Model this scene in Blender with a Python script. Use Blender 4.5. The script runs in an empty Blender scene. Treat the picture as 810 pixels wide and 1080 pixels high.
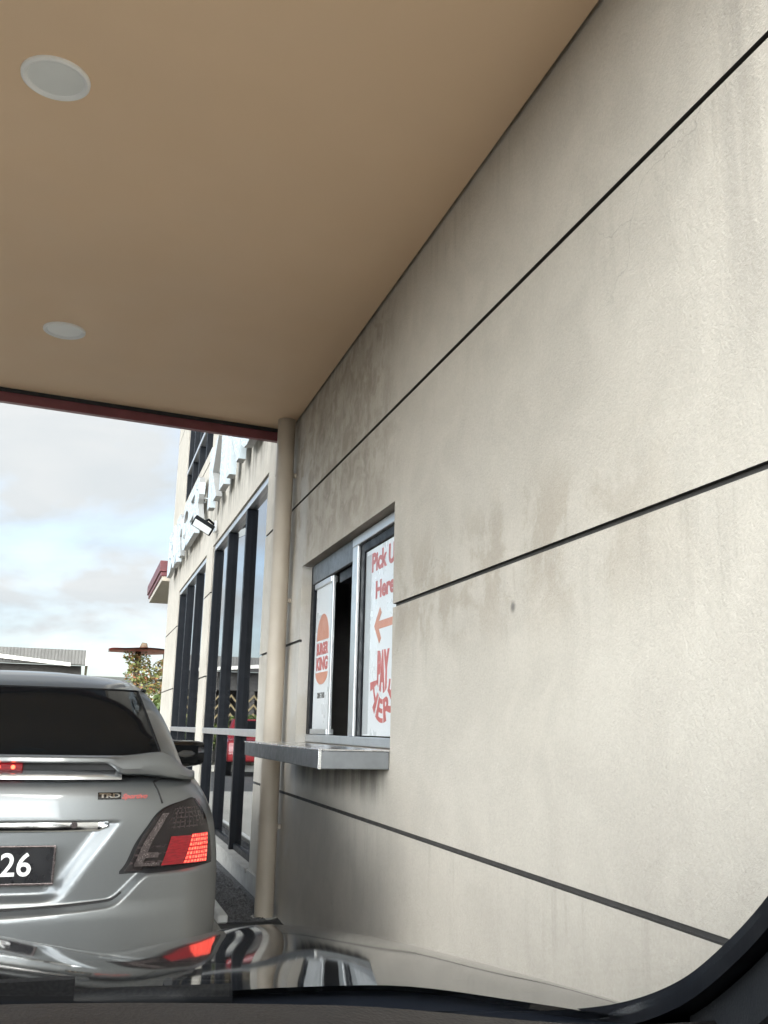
import bpy, bmesh, math, random
from mathutils import Vector, Matrix, noise
random.seed(7)
R = math.radians
S = bpy.context.scene
col = S.collection

# ------------------------------------------------------------------ camera
cam = bpy.data.cameras.new('camera'); camo = bpy.data.objects.new('camera', cam); col.objects.link(camo)
cam.sensor_fit = 'VERTICAL'; cam.sensor_height = 36; cam.lens = 36 * 1010 / 1080
cam.clip_start = .02; cam.clip_end = 3000
_F = Vector(((84 - 405) / 1010, -(763 - 540) / 1010, -1)).normalized()      # the lane direction seen from the camera
_U = Vector((math.sin(R(5.2)), math.cos(R(5.2)), 0)); _U = (_U - _F * _F.dot(_U)).normalized()
_X = _F.cross(_U)
camo.matrix_world = Matrix((_X, _F, _U)).to_4x4()
camo.location = (0, 0, 1.2)
S.camera = camo

# ------------------------------------------------------------------ sky, sun, exposure
SUN_EL, SUN_AZ = 46, 166          # azimuth clockwise from +Y (the lane's direction)
W = bpy.data.worlds.new('World'); S.world = W; W.use_nodes = True
nt = W.node_tree; nt.nodes.clear()
def wn(t, **k):
    n = nt.nodes.new(t)
    for a, b in k.items(): setattr(n, a, b)
    return n
wo = wn('ShaderNodeOutputWorld'); bg = wn('ShaderNodeBackground'); bg.inputs['Strength'].default_value = .1
sk = wn('ShaderNodeTexSky', sky_type='NISHITA', sun_disc=False, sun_elevation=R(SUN_EL), sun_rotation=R(SUN_AZ), dust_density=2.5, air_density=1.0)
tc = wn('ShaderNodeTexCoord'); sp = wn('ShaderNodeSeparateXYZ'); nt.links.new(tc.outputs['Generated'], sp.inputs[0])
ad = wn('ShaderNodeMath', operation='ADD'); ad.inputs[1].default_value = .22; nt.links.new(sp.outputs['Z'], ad.inputs[0])
mx = wn('ShaderNodeMath', operation='MAXIMUM'); mx.inputs[1].default_value = .08; nt.links.new(ad.outputs[0], mx.inputs[0])
dv = wn('ShaderNodeVectorMath', operation='DIVIDE'); cb = wn('ShaderNodeCombineXYZ')
for i in range(3): nt.links.new(mx.outputs[0], cb.inputs[i])
nt.links.new(tc.outputs['Generated'], dv.inputs[0]); nt.links.new(cb.outputs[0], dv.inputs[1])
ns = wn('ShaderNodeTexNoise'); ns.inputs['Scale'].default_value = 1.15; ns.inputs['Detail'].default_value = 9; ns.inputs['Roughness'].default_value = .52; ns.inputs['Distortion'].default_value = .3
mpw = wn('ShaderNodeMapping'); mpw.inputs['Location'].default_value = (3.1, .4, 1.7); mpw.inputs['Scale'].default_value = (1.0, .8, 1)
nt.links.new(dv.outputs[0], mpw.inputs[0]); nt.links.new(mpw.outputs[0], ns.inputs['Vector'])
rp = wn('ShaderNodeValToRGB'); rp.color_ramp.elements[0].position = .40; rp.color_ramp.elements[1].position = .60
rp.color_ramp.elements[0].color = (.15, .15, .15, 1); rp.color_ramp.elements[1].color = (1, 1, 1, 1)
nt.links.new(ns.outputs['Fac'], rp.inputs[0])
# cloud brightness: a bright glow added behind the camera to light the wall, greyer away from it
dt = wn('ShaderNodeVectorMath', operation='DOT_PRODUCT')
GLOW_EL, GLOW_AZ = 26, 200        # centre of the added cloud glow, unseen behind the camera
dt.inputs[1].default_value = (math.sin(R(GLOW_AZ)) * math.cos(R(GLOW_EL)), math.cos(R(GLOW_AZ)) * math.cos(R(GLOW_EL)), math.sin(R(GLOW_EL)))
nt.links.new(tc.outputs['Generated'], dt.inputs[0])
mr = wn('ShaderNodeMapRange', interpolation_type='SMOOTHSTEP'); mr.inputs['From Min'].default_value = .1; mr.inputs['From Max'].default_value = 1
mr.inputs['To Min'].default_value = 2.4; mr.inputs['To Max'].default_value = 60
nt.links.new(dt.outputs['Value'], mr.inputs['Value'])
ns2 = wn('ShaderNodeTexNoise'); ns2.inputs['Scale'].default_value = 2.1; ns2.inputs['Detail'].default_value = 7; ns2.inputs['Distortion'].default_value = .4
mp2 = wn('ShaderNodeMapping'); mp2.inputs['Location'].default_value = (1.3, 2.2, .4); mp2.inputs['Scale'].default_value = (.45, 1, 1)
nt.links.new(dv.outputs[0], mp2.inputs[0]); nt.links.new(mp2.outputs[0], ns2.inputs['Vector'])
rp2 = wn('ShaderNodeValToRGB'); rp2.color_ramp.elements[0].position = .36; rp2.color_ramp.elements[1].position = .62
rp2.color_ramp.elements[0].color = (.76, .83, .89, 1); rp2.color_ramp.elements[1].color = (.985, 1, 1.02, 1); nt.links.new(ns2.outputs['Fac'], rp2.inputs[0])
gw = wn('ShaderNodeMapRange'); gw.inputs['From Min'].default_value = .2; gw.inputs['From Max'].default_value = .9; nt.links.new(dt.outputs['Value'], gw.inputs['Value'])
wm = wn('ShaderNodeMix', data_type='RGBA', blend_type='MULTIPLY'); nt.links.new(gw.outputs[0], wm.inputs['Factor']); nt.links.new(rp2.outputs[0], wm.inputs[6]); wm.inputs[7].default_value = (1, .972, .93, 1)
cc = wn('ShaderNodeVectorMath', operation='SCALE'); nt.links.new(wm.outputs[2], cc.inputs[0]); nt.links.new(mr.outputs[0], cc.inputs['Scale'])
mixw = wn('ShaderNodeMix', data_type='RGBA'); nt.links.new(rp.outputs[0], mixw.inputs['Factor'])
nt.links.new(sk.outputs[0], mixw.inputs[6]); nt.links.new(cc.outputs[0], mixw.inputs[7])
# unseen sky high overhead is dimmed to hold down the facade's brightness
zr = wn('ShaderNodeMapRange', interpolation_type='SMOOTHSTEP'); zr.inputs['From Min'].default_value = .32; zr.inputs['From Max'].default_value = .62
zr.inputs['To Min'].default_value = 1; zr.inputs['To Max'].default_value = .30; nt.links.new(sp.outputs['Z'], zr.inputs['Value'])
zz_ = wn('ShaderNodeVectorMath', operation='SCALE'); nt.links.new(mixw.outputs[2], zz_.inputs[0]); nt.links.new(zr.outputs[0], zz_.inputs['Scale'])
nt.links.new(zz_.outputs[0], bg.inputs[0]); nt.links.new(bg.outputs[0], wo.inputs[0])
sun = bpy.data.lights.new('sun', 'SUN'); sun.energy = 1.4; sun.angle = R(28); sun.color = (1, .95, .88)
suno = bpy.data.objects.new('sun', sun); col.objects.link(suno)
suno.rotation_euler = (R(90 - SUN_EL), 0, R(180 - SUN_AZ)) if False else Vector((-math.sin(R(SUN_AZ)) * math.cos(R(SUN_EL)), -math.cos(R(SUN_AZ)) * math.cos(R(SUN_EL)), -math.sin(R(SUN_EL)))).to_track_quat('-Z', 'Y').to_euler()
suno.location = (-10, -10, 20)
S.view_settings.view_transform = 'Standard'; S.view_settings.look = 'None'; S.view_settings.gamma = 1
S.view_settings.exposure = 1.95
S.cycles.max_bounces = 10; S.cycles.diffuse_bounces = 6; S.cycles.glossy_bounces = 6; S.cycles.transparent_max_bounces = 12
S.cycles.use_denoising = True
S.cycles.caustics_reflective = False; S.cycles.caustics_refractive = False

# ------------------------------------------------------------------ materials
class NT:
    def __init__(s, name):
        s.m = bpy.data.materials.new(name); s.m.use_nodes = True; s.t = s.m.node_tree
        s.b = s.t.nodes['Principled BSDF']; s.out = s.t.nodes['Material Output']
    def n(s, t, **k):
        n = s.t.nodes.new(t)
        for a, b in k.items(): setattr(n, a, b)
        return n
    def l(s, a, b): s.t.links.new(a, b)
    def coord(s, scale=(1, 1, 1), kind='Object'):
        t = s.n('ShaderNodeTexCoord'); m = s.n('ShaderNodeMapping'); m.inputs['Scale'].default_value = scale
        s.l(t.outputs[kind], m.inputs[0]); return m.outputs[0]
    def noise(s, vec, sc, det=4, rough=.5, dist=0):
        n = s.n('ShaderNodeTexNoise'); n.inputs['Scale'].default_value = sc; n.inputs['Detail'].default_value = det
        n.inputs['Roughness'].default_value = rough; n.inputs['Distortion'].default_value = dist; s.l(vec, n.inputs['Vector']); return n.outputs['Fac']
    def ramp(s, fac, *stops):
        r = s.n('ShaderNodeValToRGB'); e = r.color_ramp.elements
        while len(e) < len(stops): e.new(.5)
        for i, (p, c) in enumerate(stops):
            e[i].position = p; e[i].color = (c, c, c, 1) if isinstance(c, (int, float)) else (*c, 1)
        s.l(fac, r.inputs[0]); return r.outputs[0]
    def mix(s, fac, a, b, mode='MIX'):
        n = s.n('ShaderNodeMix', data_type='RGBA', blend_type=mode)
        for sock, v in ((n.inputs['Factor'], fac), (n.inputs[6], a), (n.inputs[7], b)):
            if hasattr(v, 'is_linked') or hasattr(v, 'links'): s.l(v, sock)
            else: sock.default_value = v if isinstance(v, (int, float)) else (*v, 1)
        return n.outputs[2]
    def math(s, op, a, b=0.):
        n = s.n('ShaderNodeMath', operation=op)
        for i, v in enumerate((a, b)):
            if hasattr(v, 'links'): s.l(v, n.inputs[i])
            else: n.inputs[i].default_value = v
        return n.outputs[0]
    def rangemap(s, v, a, b, c=0., d=1.):
        n = s.n('ShaderNodeMapRange', interpolation_type='SMOOTHSTEP')
        s.l(v, n.inputs['Value'])
        for k, x in (('From Min', a), ('From Max', b), ('To Min', c), ('To Max', d)): n.inputs[k].default_value = x
        return n.outputs[0]
    def bump(s, h, strength=.3, dist=.01, normal=None):
        b = s.n('ShaderNodeBump'); b.inputs['Strength'].default_value = strength; b.inputs['Distance'].default_value = dist
        s.l(h, b.inputs['Height'])
        if normal is not None: s.l(normal, b.inputs['Normal'])
        return b.outputs[0]
    def set(s, **k):
        for a, v in k.items():
            sock = s.b.inputs[a.replace('_', ' ')]
            if hasattr(v, 'links'): s.l(v, sock)
            else: sock.default_value = (*v, 1) if isinstance(v, tuple) and len(v) == 3 else v
        return s
M = {}
def simple(name, c, rough=.5, metal=0., var=.12, vs=6., bumpy=0., bs=40., **kw):
    """paint / metal / plastic with a little uneven tone and gloss"""
    t = NT(name); v = t.coord()
    n = t.noise(v, vs, 5, .6)
    lo = tuple(x * (1 - var) for x in c); hi = tuple(min(1, x * (1 + var)) for x in c)
    t.set(Base_Color=t.ramp(n, (.3, lo), (.7, hi)), Metallic=metal)
    rn = t.noise(v, vs * 3, 3)
    t.set(Roughness=t.rangemap(rn, .3, .7, max(.02, rough * .85), min(1, rough * 1.15)))
    if bumpy: t.set(Normal=t.bump(t.noise(v, bs, 4), bumpy, .004))
    for k, x in kw.items(): t.b.inputs[k.replace('_', ' ')].default_value = x
    M[name] = t.m; return t.m

def mk_stucco():
    t = NT('stucco'); v = t.coord()
    sep = t.n('ShaderNodeSeparateXYZ'); t.l(v, sep.inputs[0]); Y, Z = sep.outputs['Y'], sep.outputs['Z']
    big = t.noise(v, .7, 4, .55); base = t.ramp(big, (.3, (.475, .435, .378)), (.7, (.53, .49, .43)))
    sv = t.coord((3.2, 3.2, .35)); streak = t.noise(sv, 2.4, 6, .62)
    blot = t.noise(v, 2.6, 7, .62, .4)
    # rain stains under the canopy end: strong near the post, between the grooves, patchy edge
    near = t.rangemap(Y, 3.9, 4.7); far = t.rangemap(Y, 6.3, 7.6, 1, .25)
    hi = t.rangemap(Z, 2.0, 2.45); hi2 = t.rangemap(Z, 3.0, 3.5, 1, .55)
    m1 = t.math('MULTIPLY', t.math('MULTIPLY', near, far), t.math('MULTIPLY', hi, hi2))
    m1 = t.math('MULTIPLY', m1, t.rangemap(t.math('ADD', t.math('MULTIPLY', blot, .6), t.math('MULTIPLY', streak, .5)), .38, .68, .25, 1))
    # damp patches below the second groove and above it
    zb = t.math('MULTIPLY', t.rangemap(Z, 1.42, 1.70), t.rangemap(Z, 1.85, 2.12, 1, 0))
    yb = t.math('MULTIPLY', t.rangemap(Y, 1.5, 2.6), t.rangemap(Y, 6.2, 6.8, 1, .6))
    m2 = t.math('MULTIPLY', t.math('MULTIPLY', zb, yb), t.rangemap(t.math('ADD', t.math('MULTIPLY', t.noise(v, 3.6, 8, .68, .5), .72), t.math('MULTIPLY', streak, .28)), .45, .56))
    # dark runs near the camera and under the counter
    m3 = t.math('MULTIPLY', t.math('MULTIPLY', t.rangemap(Y, 1.15, 1.35), t.rangemap(Y, 1.5, 2.0, 1, 0)), t.math('MULTIPLY', t.rangemap(Z, 1.5, 2.7), t.rangemap(streak, .40, .66)))
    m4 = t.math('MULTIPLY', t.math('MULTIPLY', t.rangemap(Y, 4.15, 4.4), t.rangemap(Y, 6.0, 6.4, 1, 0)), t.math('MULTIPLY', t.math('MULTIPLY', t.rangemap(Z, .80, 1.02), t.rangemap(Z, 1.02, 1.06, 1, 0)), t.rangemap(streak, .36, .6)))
    m5 = t.math('MULTIPLY', t.rangemap(Z, .0, .35, .8, 0), t.rangemap(blot, .4, .65))
    c = t.mix(t.math('MULTIPLY', m1, .5), base, (.235, .20, .155))
    c = t.mix(t.math('MULTIPLY', m2, .42), c, (.30, .25, .19))
    c = t.mix(t.math('MULTIPLY', m3, .6), c, (.29, .265, .235))
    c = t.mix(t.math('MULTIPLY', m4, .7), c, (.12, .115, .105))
    c = t.mix(t.math('MULTIPLY', m5, .5), c, (.2, .19, .17))
    mott = t.noise(v, 7.5, 6, .65, .6)
    m7 = t.math('MULTIPLY', t.math('MULTIPLY', near, far), t.math('MULTIPLY', t.rangemap(Z, 2.15, 2.5), t.rangemap(mott, .42, .62)))
    c = t.mix(t.math('MULTIPLY', m7, .46), c, (.20, .165, .125))
    m8 = t.math('MULTIPLY', t.math('MULTIPLY', t.rangemap(Y, 6.9, 7.4), t.rangemap(Z, 3.30, 3.62)), t.math('MULTIPLY', t.rangemap(Z, 3.8, 4.4, 1, .2), t.rangemap(streak, .40, .62)))
    c = t.mix(t.math('MULTIPLY', m8, .6), c, (.15, .14, .125))
    def under(zj): return t.math('MULTIPLY', t.rangemap(Z, zj - .42, zj - .02), t.rangemap(Z, zj - .008, zj + .002, 1, 0))
    thin = t.noise(t.coord((9, 9, .5)), 2.2, 5, .6)
    m9 = t.math('MULTIPLY', t.math('MAXIMUM', t.math('MAXIMUM', under(2.722), under(1.752)), t.math('MAXIMUM', under(.775), under(3.37))), t.math('MULTIPLY', t.rangemap(thin, .50, .68), t.rangemap(big, .38, .62)))
    c = t.mix(t.math('MULTIPLY', m9, .24), c, (.24, .215, .18))
    # faint trowel clouds
    tr_ = t.noise(v, 3.4, 3, .5, 1.2); c = t.mix(.16, c, t.ramp(tr_, (.36, .36), (.64, .62)), 'OVERLAY')
    vor = t.n('ShaderNodeTexVoronoi', feature='DISTANCE_TO_EDGE'); vor.inputs['Scale'].default_value = .55
    wob = t.n('ShaderNodeVectorMath', operation='ADD'); nzc = t.n('ShaderNodeTexNoise'); nzc.inputs['Scale'].default_value = 5.; nzc.inputs['Detail'].default_value = 5; t.l(v, nzc.inputs['Vector'])
    scw = t.n('ShaderNodeVectorMath', operation='SCALE'); scw.inputs['Scale'].default_value = .35; t.l(nzc.outputs['Color'], scw.inputs[0]); t.l(v, wob.inputs[0]); t.l(scw.outputs[0], wob.inputs[1]); t.l(wob.outputs[0], vor.inputs['Vector'])
    crack = t.math('MULTIPLY', t.rangemap(vor.outputs['Distance'], .0004, .0022, 1, 0), t.rangemap(t.noise(v, 1.3, 2), .56, .64))
    c = t.mix(t.math('MULTIPLY', crack, .30), c, (.16, .15, .135))
    pin = t.n('ShaderNodeTexVoronoi', feature='F1'); pin.inputs['Scale'].default_value = 16.; t.l(v, pin.inputs['Vector'])
    pm = t.math('MULTIPLY', t.rangemap(pin.outputs['Distance'], .03, .06, 1, 0), t.rangemap(t.noise(v, 5.1, 2), .56, .62))
    c = t.mix(t.math('MULTIPLY', pm, .45), c, (.2, .19, .17))
    # a small scuff mark
    sc = t.n('ShaderNodeVectorMath', operation='DISTANCE'); t.l(v, sc.inputs[0]); sc.inputs[1].default_value = (1.33, 2.882, 1.607)
    c = t.mix(t.math('MULTIPLY', t.rangemap(sc.outputs['Value'], .004, .028, 1, 0), .8), c, (.11, .105, .10))
    # pale mineral run by the post
    m6 = t.math('MULTIPLY', t.math('MULTIPLY', t.rangemap(Y, 6.05, 6.2), t.rangemap(Y, 6.35, 6.5, 1, 0)), t.rangemap(blot, .42, .55))
    c = t.mix(t.math('MULTIPLY', m6, .55), c, (.55, .54, .52))
    fine = t.noise(v, 120, 3, .6); c = t.mix(.10, c, t.ramp(fine, (.3, .12), (.7, .8)), 'OVERLAY')
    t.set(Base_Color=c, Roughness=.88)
    h = t.math('ADD', t.noise(v, 150, 3, .65), t.math('MULTIPLY', t.noise(v, 40, 4, .6), .6))
    t.set(Normal=t.bump(h, .6, .0045))
    M['stucco'] = t.m
mk_stucco()

def mk_ground(name, c1, c2, sc, grain=140., b=.4):
    t = NT(name); v = t.coord()
    c = t.ramp(t.noise(v, sc, 6, .6), (.3, c1), (.7, c2))
    c = t.mix(.35, c, t.ramp(t.noise(v, grain, 2), (.35, .1), (.65, .9)), 'OVERLAY')
    t.set(Base_Color=c, Roughness=.85, Normal=t.bump(t.noise(v, grain, 3), b, .006)); M[name] = t.m
mk_ground('asphalt', (.055, .055, .057), (.085, .085, .085), .5)
mk_ground('lane_concrete', (.34, .325, .295), (.44, .42, .38), .6)
mk_ground('earth', (.12, .115, .08), (.2, .18, .13), .08, 20)
mk_ground('pebbles', (.035, .036, .04), (.12, .12, .125), 30, 60, .9)
simple('soffit_paint', (.80, .59, .395), .72, var=.03, vs=1.2, bumpy=.05, bs=60)
simple('cream_paint', (.43, .37, .30), .45, var=.06, vs=4)
simple('maroon_paint', (.19, .055, .068), .4, var=.15)
simple('dark_maroon', (.12, .025, .03), .5, var=.15)
simple('shadow_seal', (.012, .012, .013), .7)
simple('groove', (.06, .056, .052), .8)
simple('white_plastic', (.86, .87, .87), .4, var=.03)
simple('lamp_diffuser', (.78, .80, .79), .35, var=.05)
simple('steel', (.20, .21, .22), .5, .9, var=.12, vs=9)
simple('aluminium', (.62, .63, .64), .38, .85, var=.06)
simple('bright_edge', (.75, .76, .77), .25, 1., var=.04)
simple('navy_frame', (.007, .0085, .012), .45, var=.15, Specular_IOR_Level=.15)
simple('dark_inside', (.025, .025, .027), .7)
simple('room_paint', (.16, .15, .14), .8)
simple('vinyl', (.74, .77, .79), .30, var=.02, vs=2)
simple('vinyl_edge', (.45, .47, .48), .35, var=.03)
simple('ink_red', (.50, .13, .12), .4, var=.05)
simple('ink_orange', (.60, .26, .17), .4, var=.05)
simple('ink_black', (.06, .055, .05), .4)
simple('sign_face', (.52, .58, .61), .25, var=.03, Coat_Weight=.3)
simple('sign_shade', (.27, .27, .265), .5, var=.1)
simple('concrete', (.40, .385, .36), .85, var=.18, vs=5, bumpy=.3)
simple('white_road_paint', (.70, .70, .68), .7, var=.12, vs=12)
simple('corrugated', (.10, .098, .093), .6, var=.18, vs=1.5)
simple('pale_gutter', (.55, .54, .5), .6)
simple('dark_roof', (.06, .065, .06), .7)
simple('timber_dark', (.045, .04, .035), .6)
simple('gold_slat', (.18, .135, .06), .5, var=.1)
simple('red_roof', (.55, .13, .10), .55, var=.25, vs=3)
simple('bark', (.10, .075, .05), .9, var=.3, bumpy=.6)
simple('black_plastic', (.008, .009, .011), .5, var=.1, bumpy=.1, bs=200, Specular_IOR_Level=.15)
simple('cowl_plastic', (.006, .008, .013), .45, var=.1, Specular_IOR_Level=.2)
simple('frit', (.006, .007, .010), .6, var=.05, Specular_IOR_Level=.2)
simple('trim_fabric', (.015, .0165, .020), .75, var=.1, bumpy=.15, bs=500)
simple('dash_plastic', (.014, .012, .012), .65, var=.06, bumpy=.25, bs=420)
simple('rubber', (.010, .010, .011), .8, Specular_IOR_Level=.15)
simple('chrome', (.78, .79, .80), .10, 1., var=.03)
simple('black_gloss', (.006, .0065, .008), .08, var=.05, Coat_Weight=1., Coat_Roughness=.03)
simple('car_black', (.003, .0035, .0045), .045, var=.02, IOR=1.27)
simple('car_red', (.22, .012, .015), .2, Coat_Weight=1.)
simple('plate_black', (.012, .012, .014), .3, var=.2)
simple('plate_white', (.80, .80, .80), .45, var=.04)
simple('seam_dark', (.006, .006, .007), .6)
simple('reflector_grey', (.12, .10, .10), .25, .6, var=.4, vs=60)
simple('tinted_glass', (.005, .006, .007), .05, var=.1, Specular_IOR_Level=.07)
simple('wheel_rim', (.5, .5, .5), .3, .9)

def mk_silver():
    t = NT('silver_paint'); v = t.coord()
    fl = t.noise(v, 900, 2, .5)
    c = t.ramp(fl, (.3, (.17, .18, .185)), (.7, (.22, .232, .237)))
    t.set(Base_Color=c, Metallic=.7, Roughness=.40, Coat_Weight=.7, Coat_Roughness=.05); M['silver_paint'] = t.m
mk_silver()
simple('sky_sheen_silver', (.50, .51, .52), .22, .9, var=.02)  # brighter silver that puts the boot lip's sky reflection into the colour

def mk_led():
    t = NT('brake_led'); t.b.inputs['Roughness'].default_value = .2
    uv = t.n('ShaderNodeTexCoord').outputs['UV']; sep = t.n('ShaderNodeSeparateXYZ'); t.l(uv, sep.inputs[0])
    def cells(o, k, wdt):
        f = t.math('FRACT', t.math('MULTIPLY', o, k)); d = t.math('ABSOLUTE', t.math('SUBTRACT', f, .5)); return t.rangemap(d, .5 - wdt, .5 - wdt * .3, 1, 0)
    g = t.math('MULTIPLY', cells(sep.outputs['X'], 8, .22), cells(sep.outputs['Y'], 7, .26))
    n = t.noise(uv, 9, 3); g = t.math('MULTIPLY', g, t.rangemap(n, .3, .7, .45, 1.3))
    t.set(Base_Color=(.18, .004, .006), Emission_Color=t.mix(g, (.75, .006, .014), (1, .10, .055)))
    t.set(Emission_Strength=t.math('ADD', t.math('MULTIPLY', g, .9), .12)); t.b.inputs['Coat Weight'].default_value = 1
    M['brake_led'] = t.m
    t = NT('brake_dim'); v = t.coord((1, 1, 6)); n = t.noise(v, 40, 3)
    t.set(Base_Color=(.07, .004, .006), Emission_Color=(.9, .012, .03), Emission_Strength=t.rangemap(n, .3, .7, .03, .10), Roughness=.2); M['brake_dim'] = t.m
    t = NT('brake_bulb'); t.set(Base_Color=(.3, .01, .01), Emission_Color=(1, .10, .04), Emission_Strength=1.6); M['brake_bulb'] = t.m
mk_led()
def mk_lens():
    t = NT('lens_smoke'); uv = t.n('ShaderNodeTexCoord').outputs['UV']; sep = t.n('ShaderNodeSeparateXYZ'); t.l(uv, sep.inputs[0])
    def rib(o, k, w):
        f = t.math('FRACT', t.math('MULTIPLY', o, k)); d = t.math('ABSOLUTE', t.math('SUBTRACT', f, .5)); return t.rangemap(d, .5 - w, .5 - w * .4, 0, 1)
    band = t.math('MULTIPLY', t.rangemap(sep.outputs['Y'], .55, .60), t.rangemap(sep.outputs['Y'], .86, .92, 1, 0))
    band = t.math('MULTIPLY', band, t.math('MULTIPLY', t.rangemap(sep.outputs['X'], .2, .3), t.rangemap(sep.outputs['X'], .9, .97, 1, 0)))
    cells = t.math('MAXIMUM', rib(sep.outputs['X'], 13, .16), rib(sep.outputs['Y'], 15, .2))
    nz = t.noise(uv, 26, 3)
    g = t.math('MULTIPLY', t.math('MULTIPLY', band, cells), t.rangemap(nz, .35, .65))
    low = t.math('MULTIPLY', t.rangemap(sep.outputs['Y'], .42, .30), t.math('MULTIPLY', rib(sep.outputs['Y'], 9, .2), t.rangemap(sep.outputs['X'], .5, .42)))
    g = t.math('MAXIMUM', g, t.math('MULTIPLY', low, t.rangemap(nz, .4, .6)))
    t.set(Base_Color=t.mix(g, (.008, .005, .006), (.075, .055, .055)), Roughness=.16, Metallic=t.math('MULTIPLY', g, .4)); t.b.inputs['Specular IOR Level'].default_value = .35
    t.b.inputs['Coat Weight'].default_value = .25; M['lens_smoke'] = t.m
mk_lens()

def mk_glass(name, tint, ior, rough=.0, boost=1., wavy=0.):
    t = NT(name); t.t.nodes.remove(t.b)
    tr = t.n('ShaderNodeBsdfTransparent'); tr.inputs[0].default_value = (*tint, 1)
    gl = t.n('ShaderNodeBsdfGlossy'); gl.inputs['Roughness'].default_value = rough; gl.inputs['Color'].default_value = (.95, .97, 1, 1)
    lw = t.n('ShaderNodeLayerWeight'); lw.inputs['Blend'].default_value = .5
    f0 = ((ior - 1) / (ior + 1)) ** 2
    if wavy:
        nb = t.bump(t.noise(t.coord(), .9, 2), wavy, .01); t.l(nb, gl.inputs['Normal'])
    f = t.math('MINIMUM', t.math('MULTIPLY', t.math('ADD', t.math('MULTIPLY', t.math('POWER', lw.outputs['Facing'], 5.), 1 - f0), f0), boost), 1.)
    mxs = t.n('ShaderNodeMixShader'); t.l(f, mxs.inputs[0]); t.l(tr.outputs[0], mxs.inputs[1]); t.l(gl.outputs[0], mxs.inputs[2])
    t.l(mxs.outputs[0], t.out.inputs[0]); M[name] = t.m
mk_glass('facade_glass', (.30, .33, .35), 1.75, 0, 1.25, .03)
mk_glass('window_glass', (.55, .58, .58), 1.5)
mk_glass('dark_glass', (.16, .17, .17), 1.5)
mk_glass('windscreen_glass', (.97, .98, .975), 1.25, 0, .5)

def mk_leaf(name, a, b, c):
    t = NT(name); oi = t.n('ShaderNodeNewGeometry')
    t.set(Base_Color=t.ramp(oi.outputs['Random Per Island'], (0, a), (.5, b), (1, c)), Roughness=.55); M[name] = t.m
mk_leaf('leaf_green', (.035, .06, .012), (.07, .11, .025), (.14, .16, .04))
mk_leaf('leaf_mixed', (.07, .11, .025), (.20, .20, .055), (.30, .11, .055))

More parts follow.
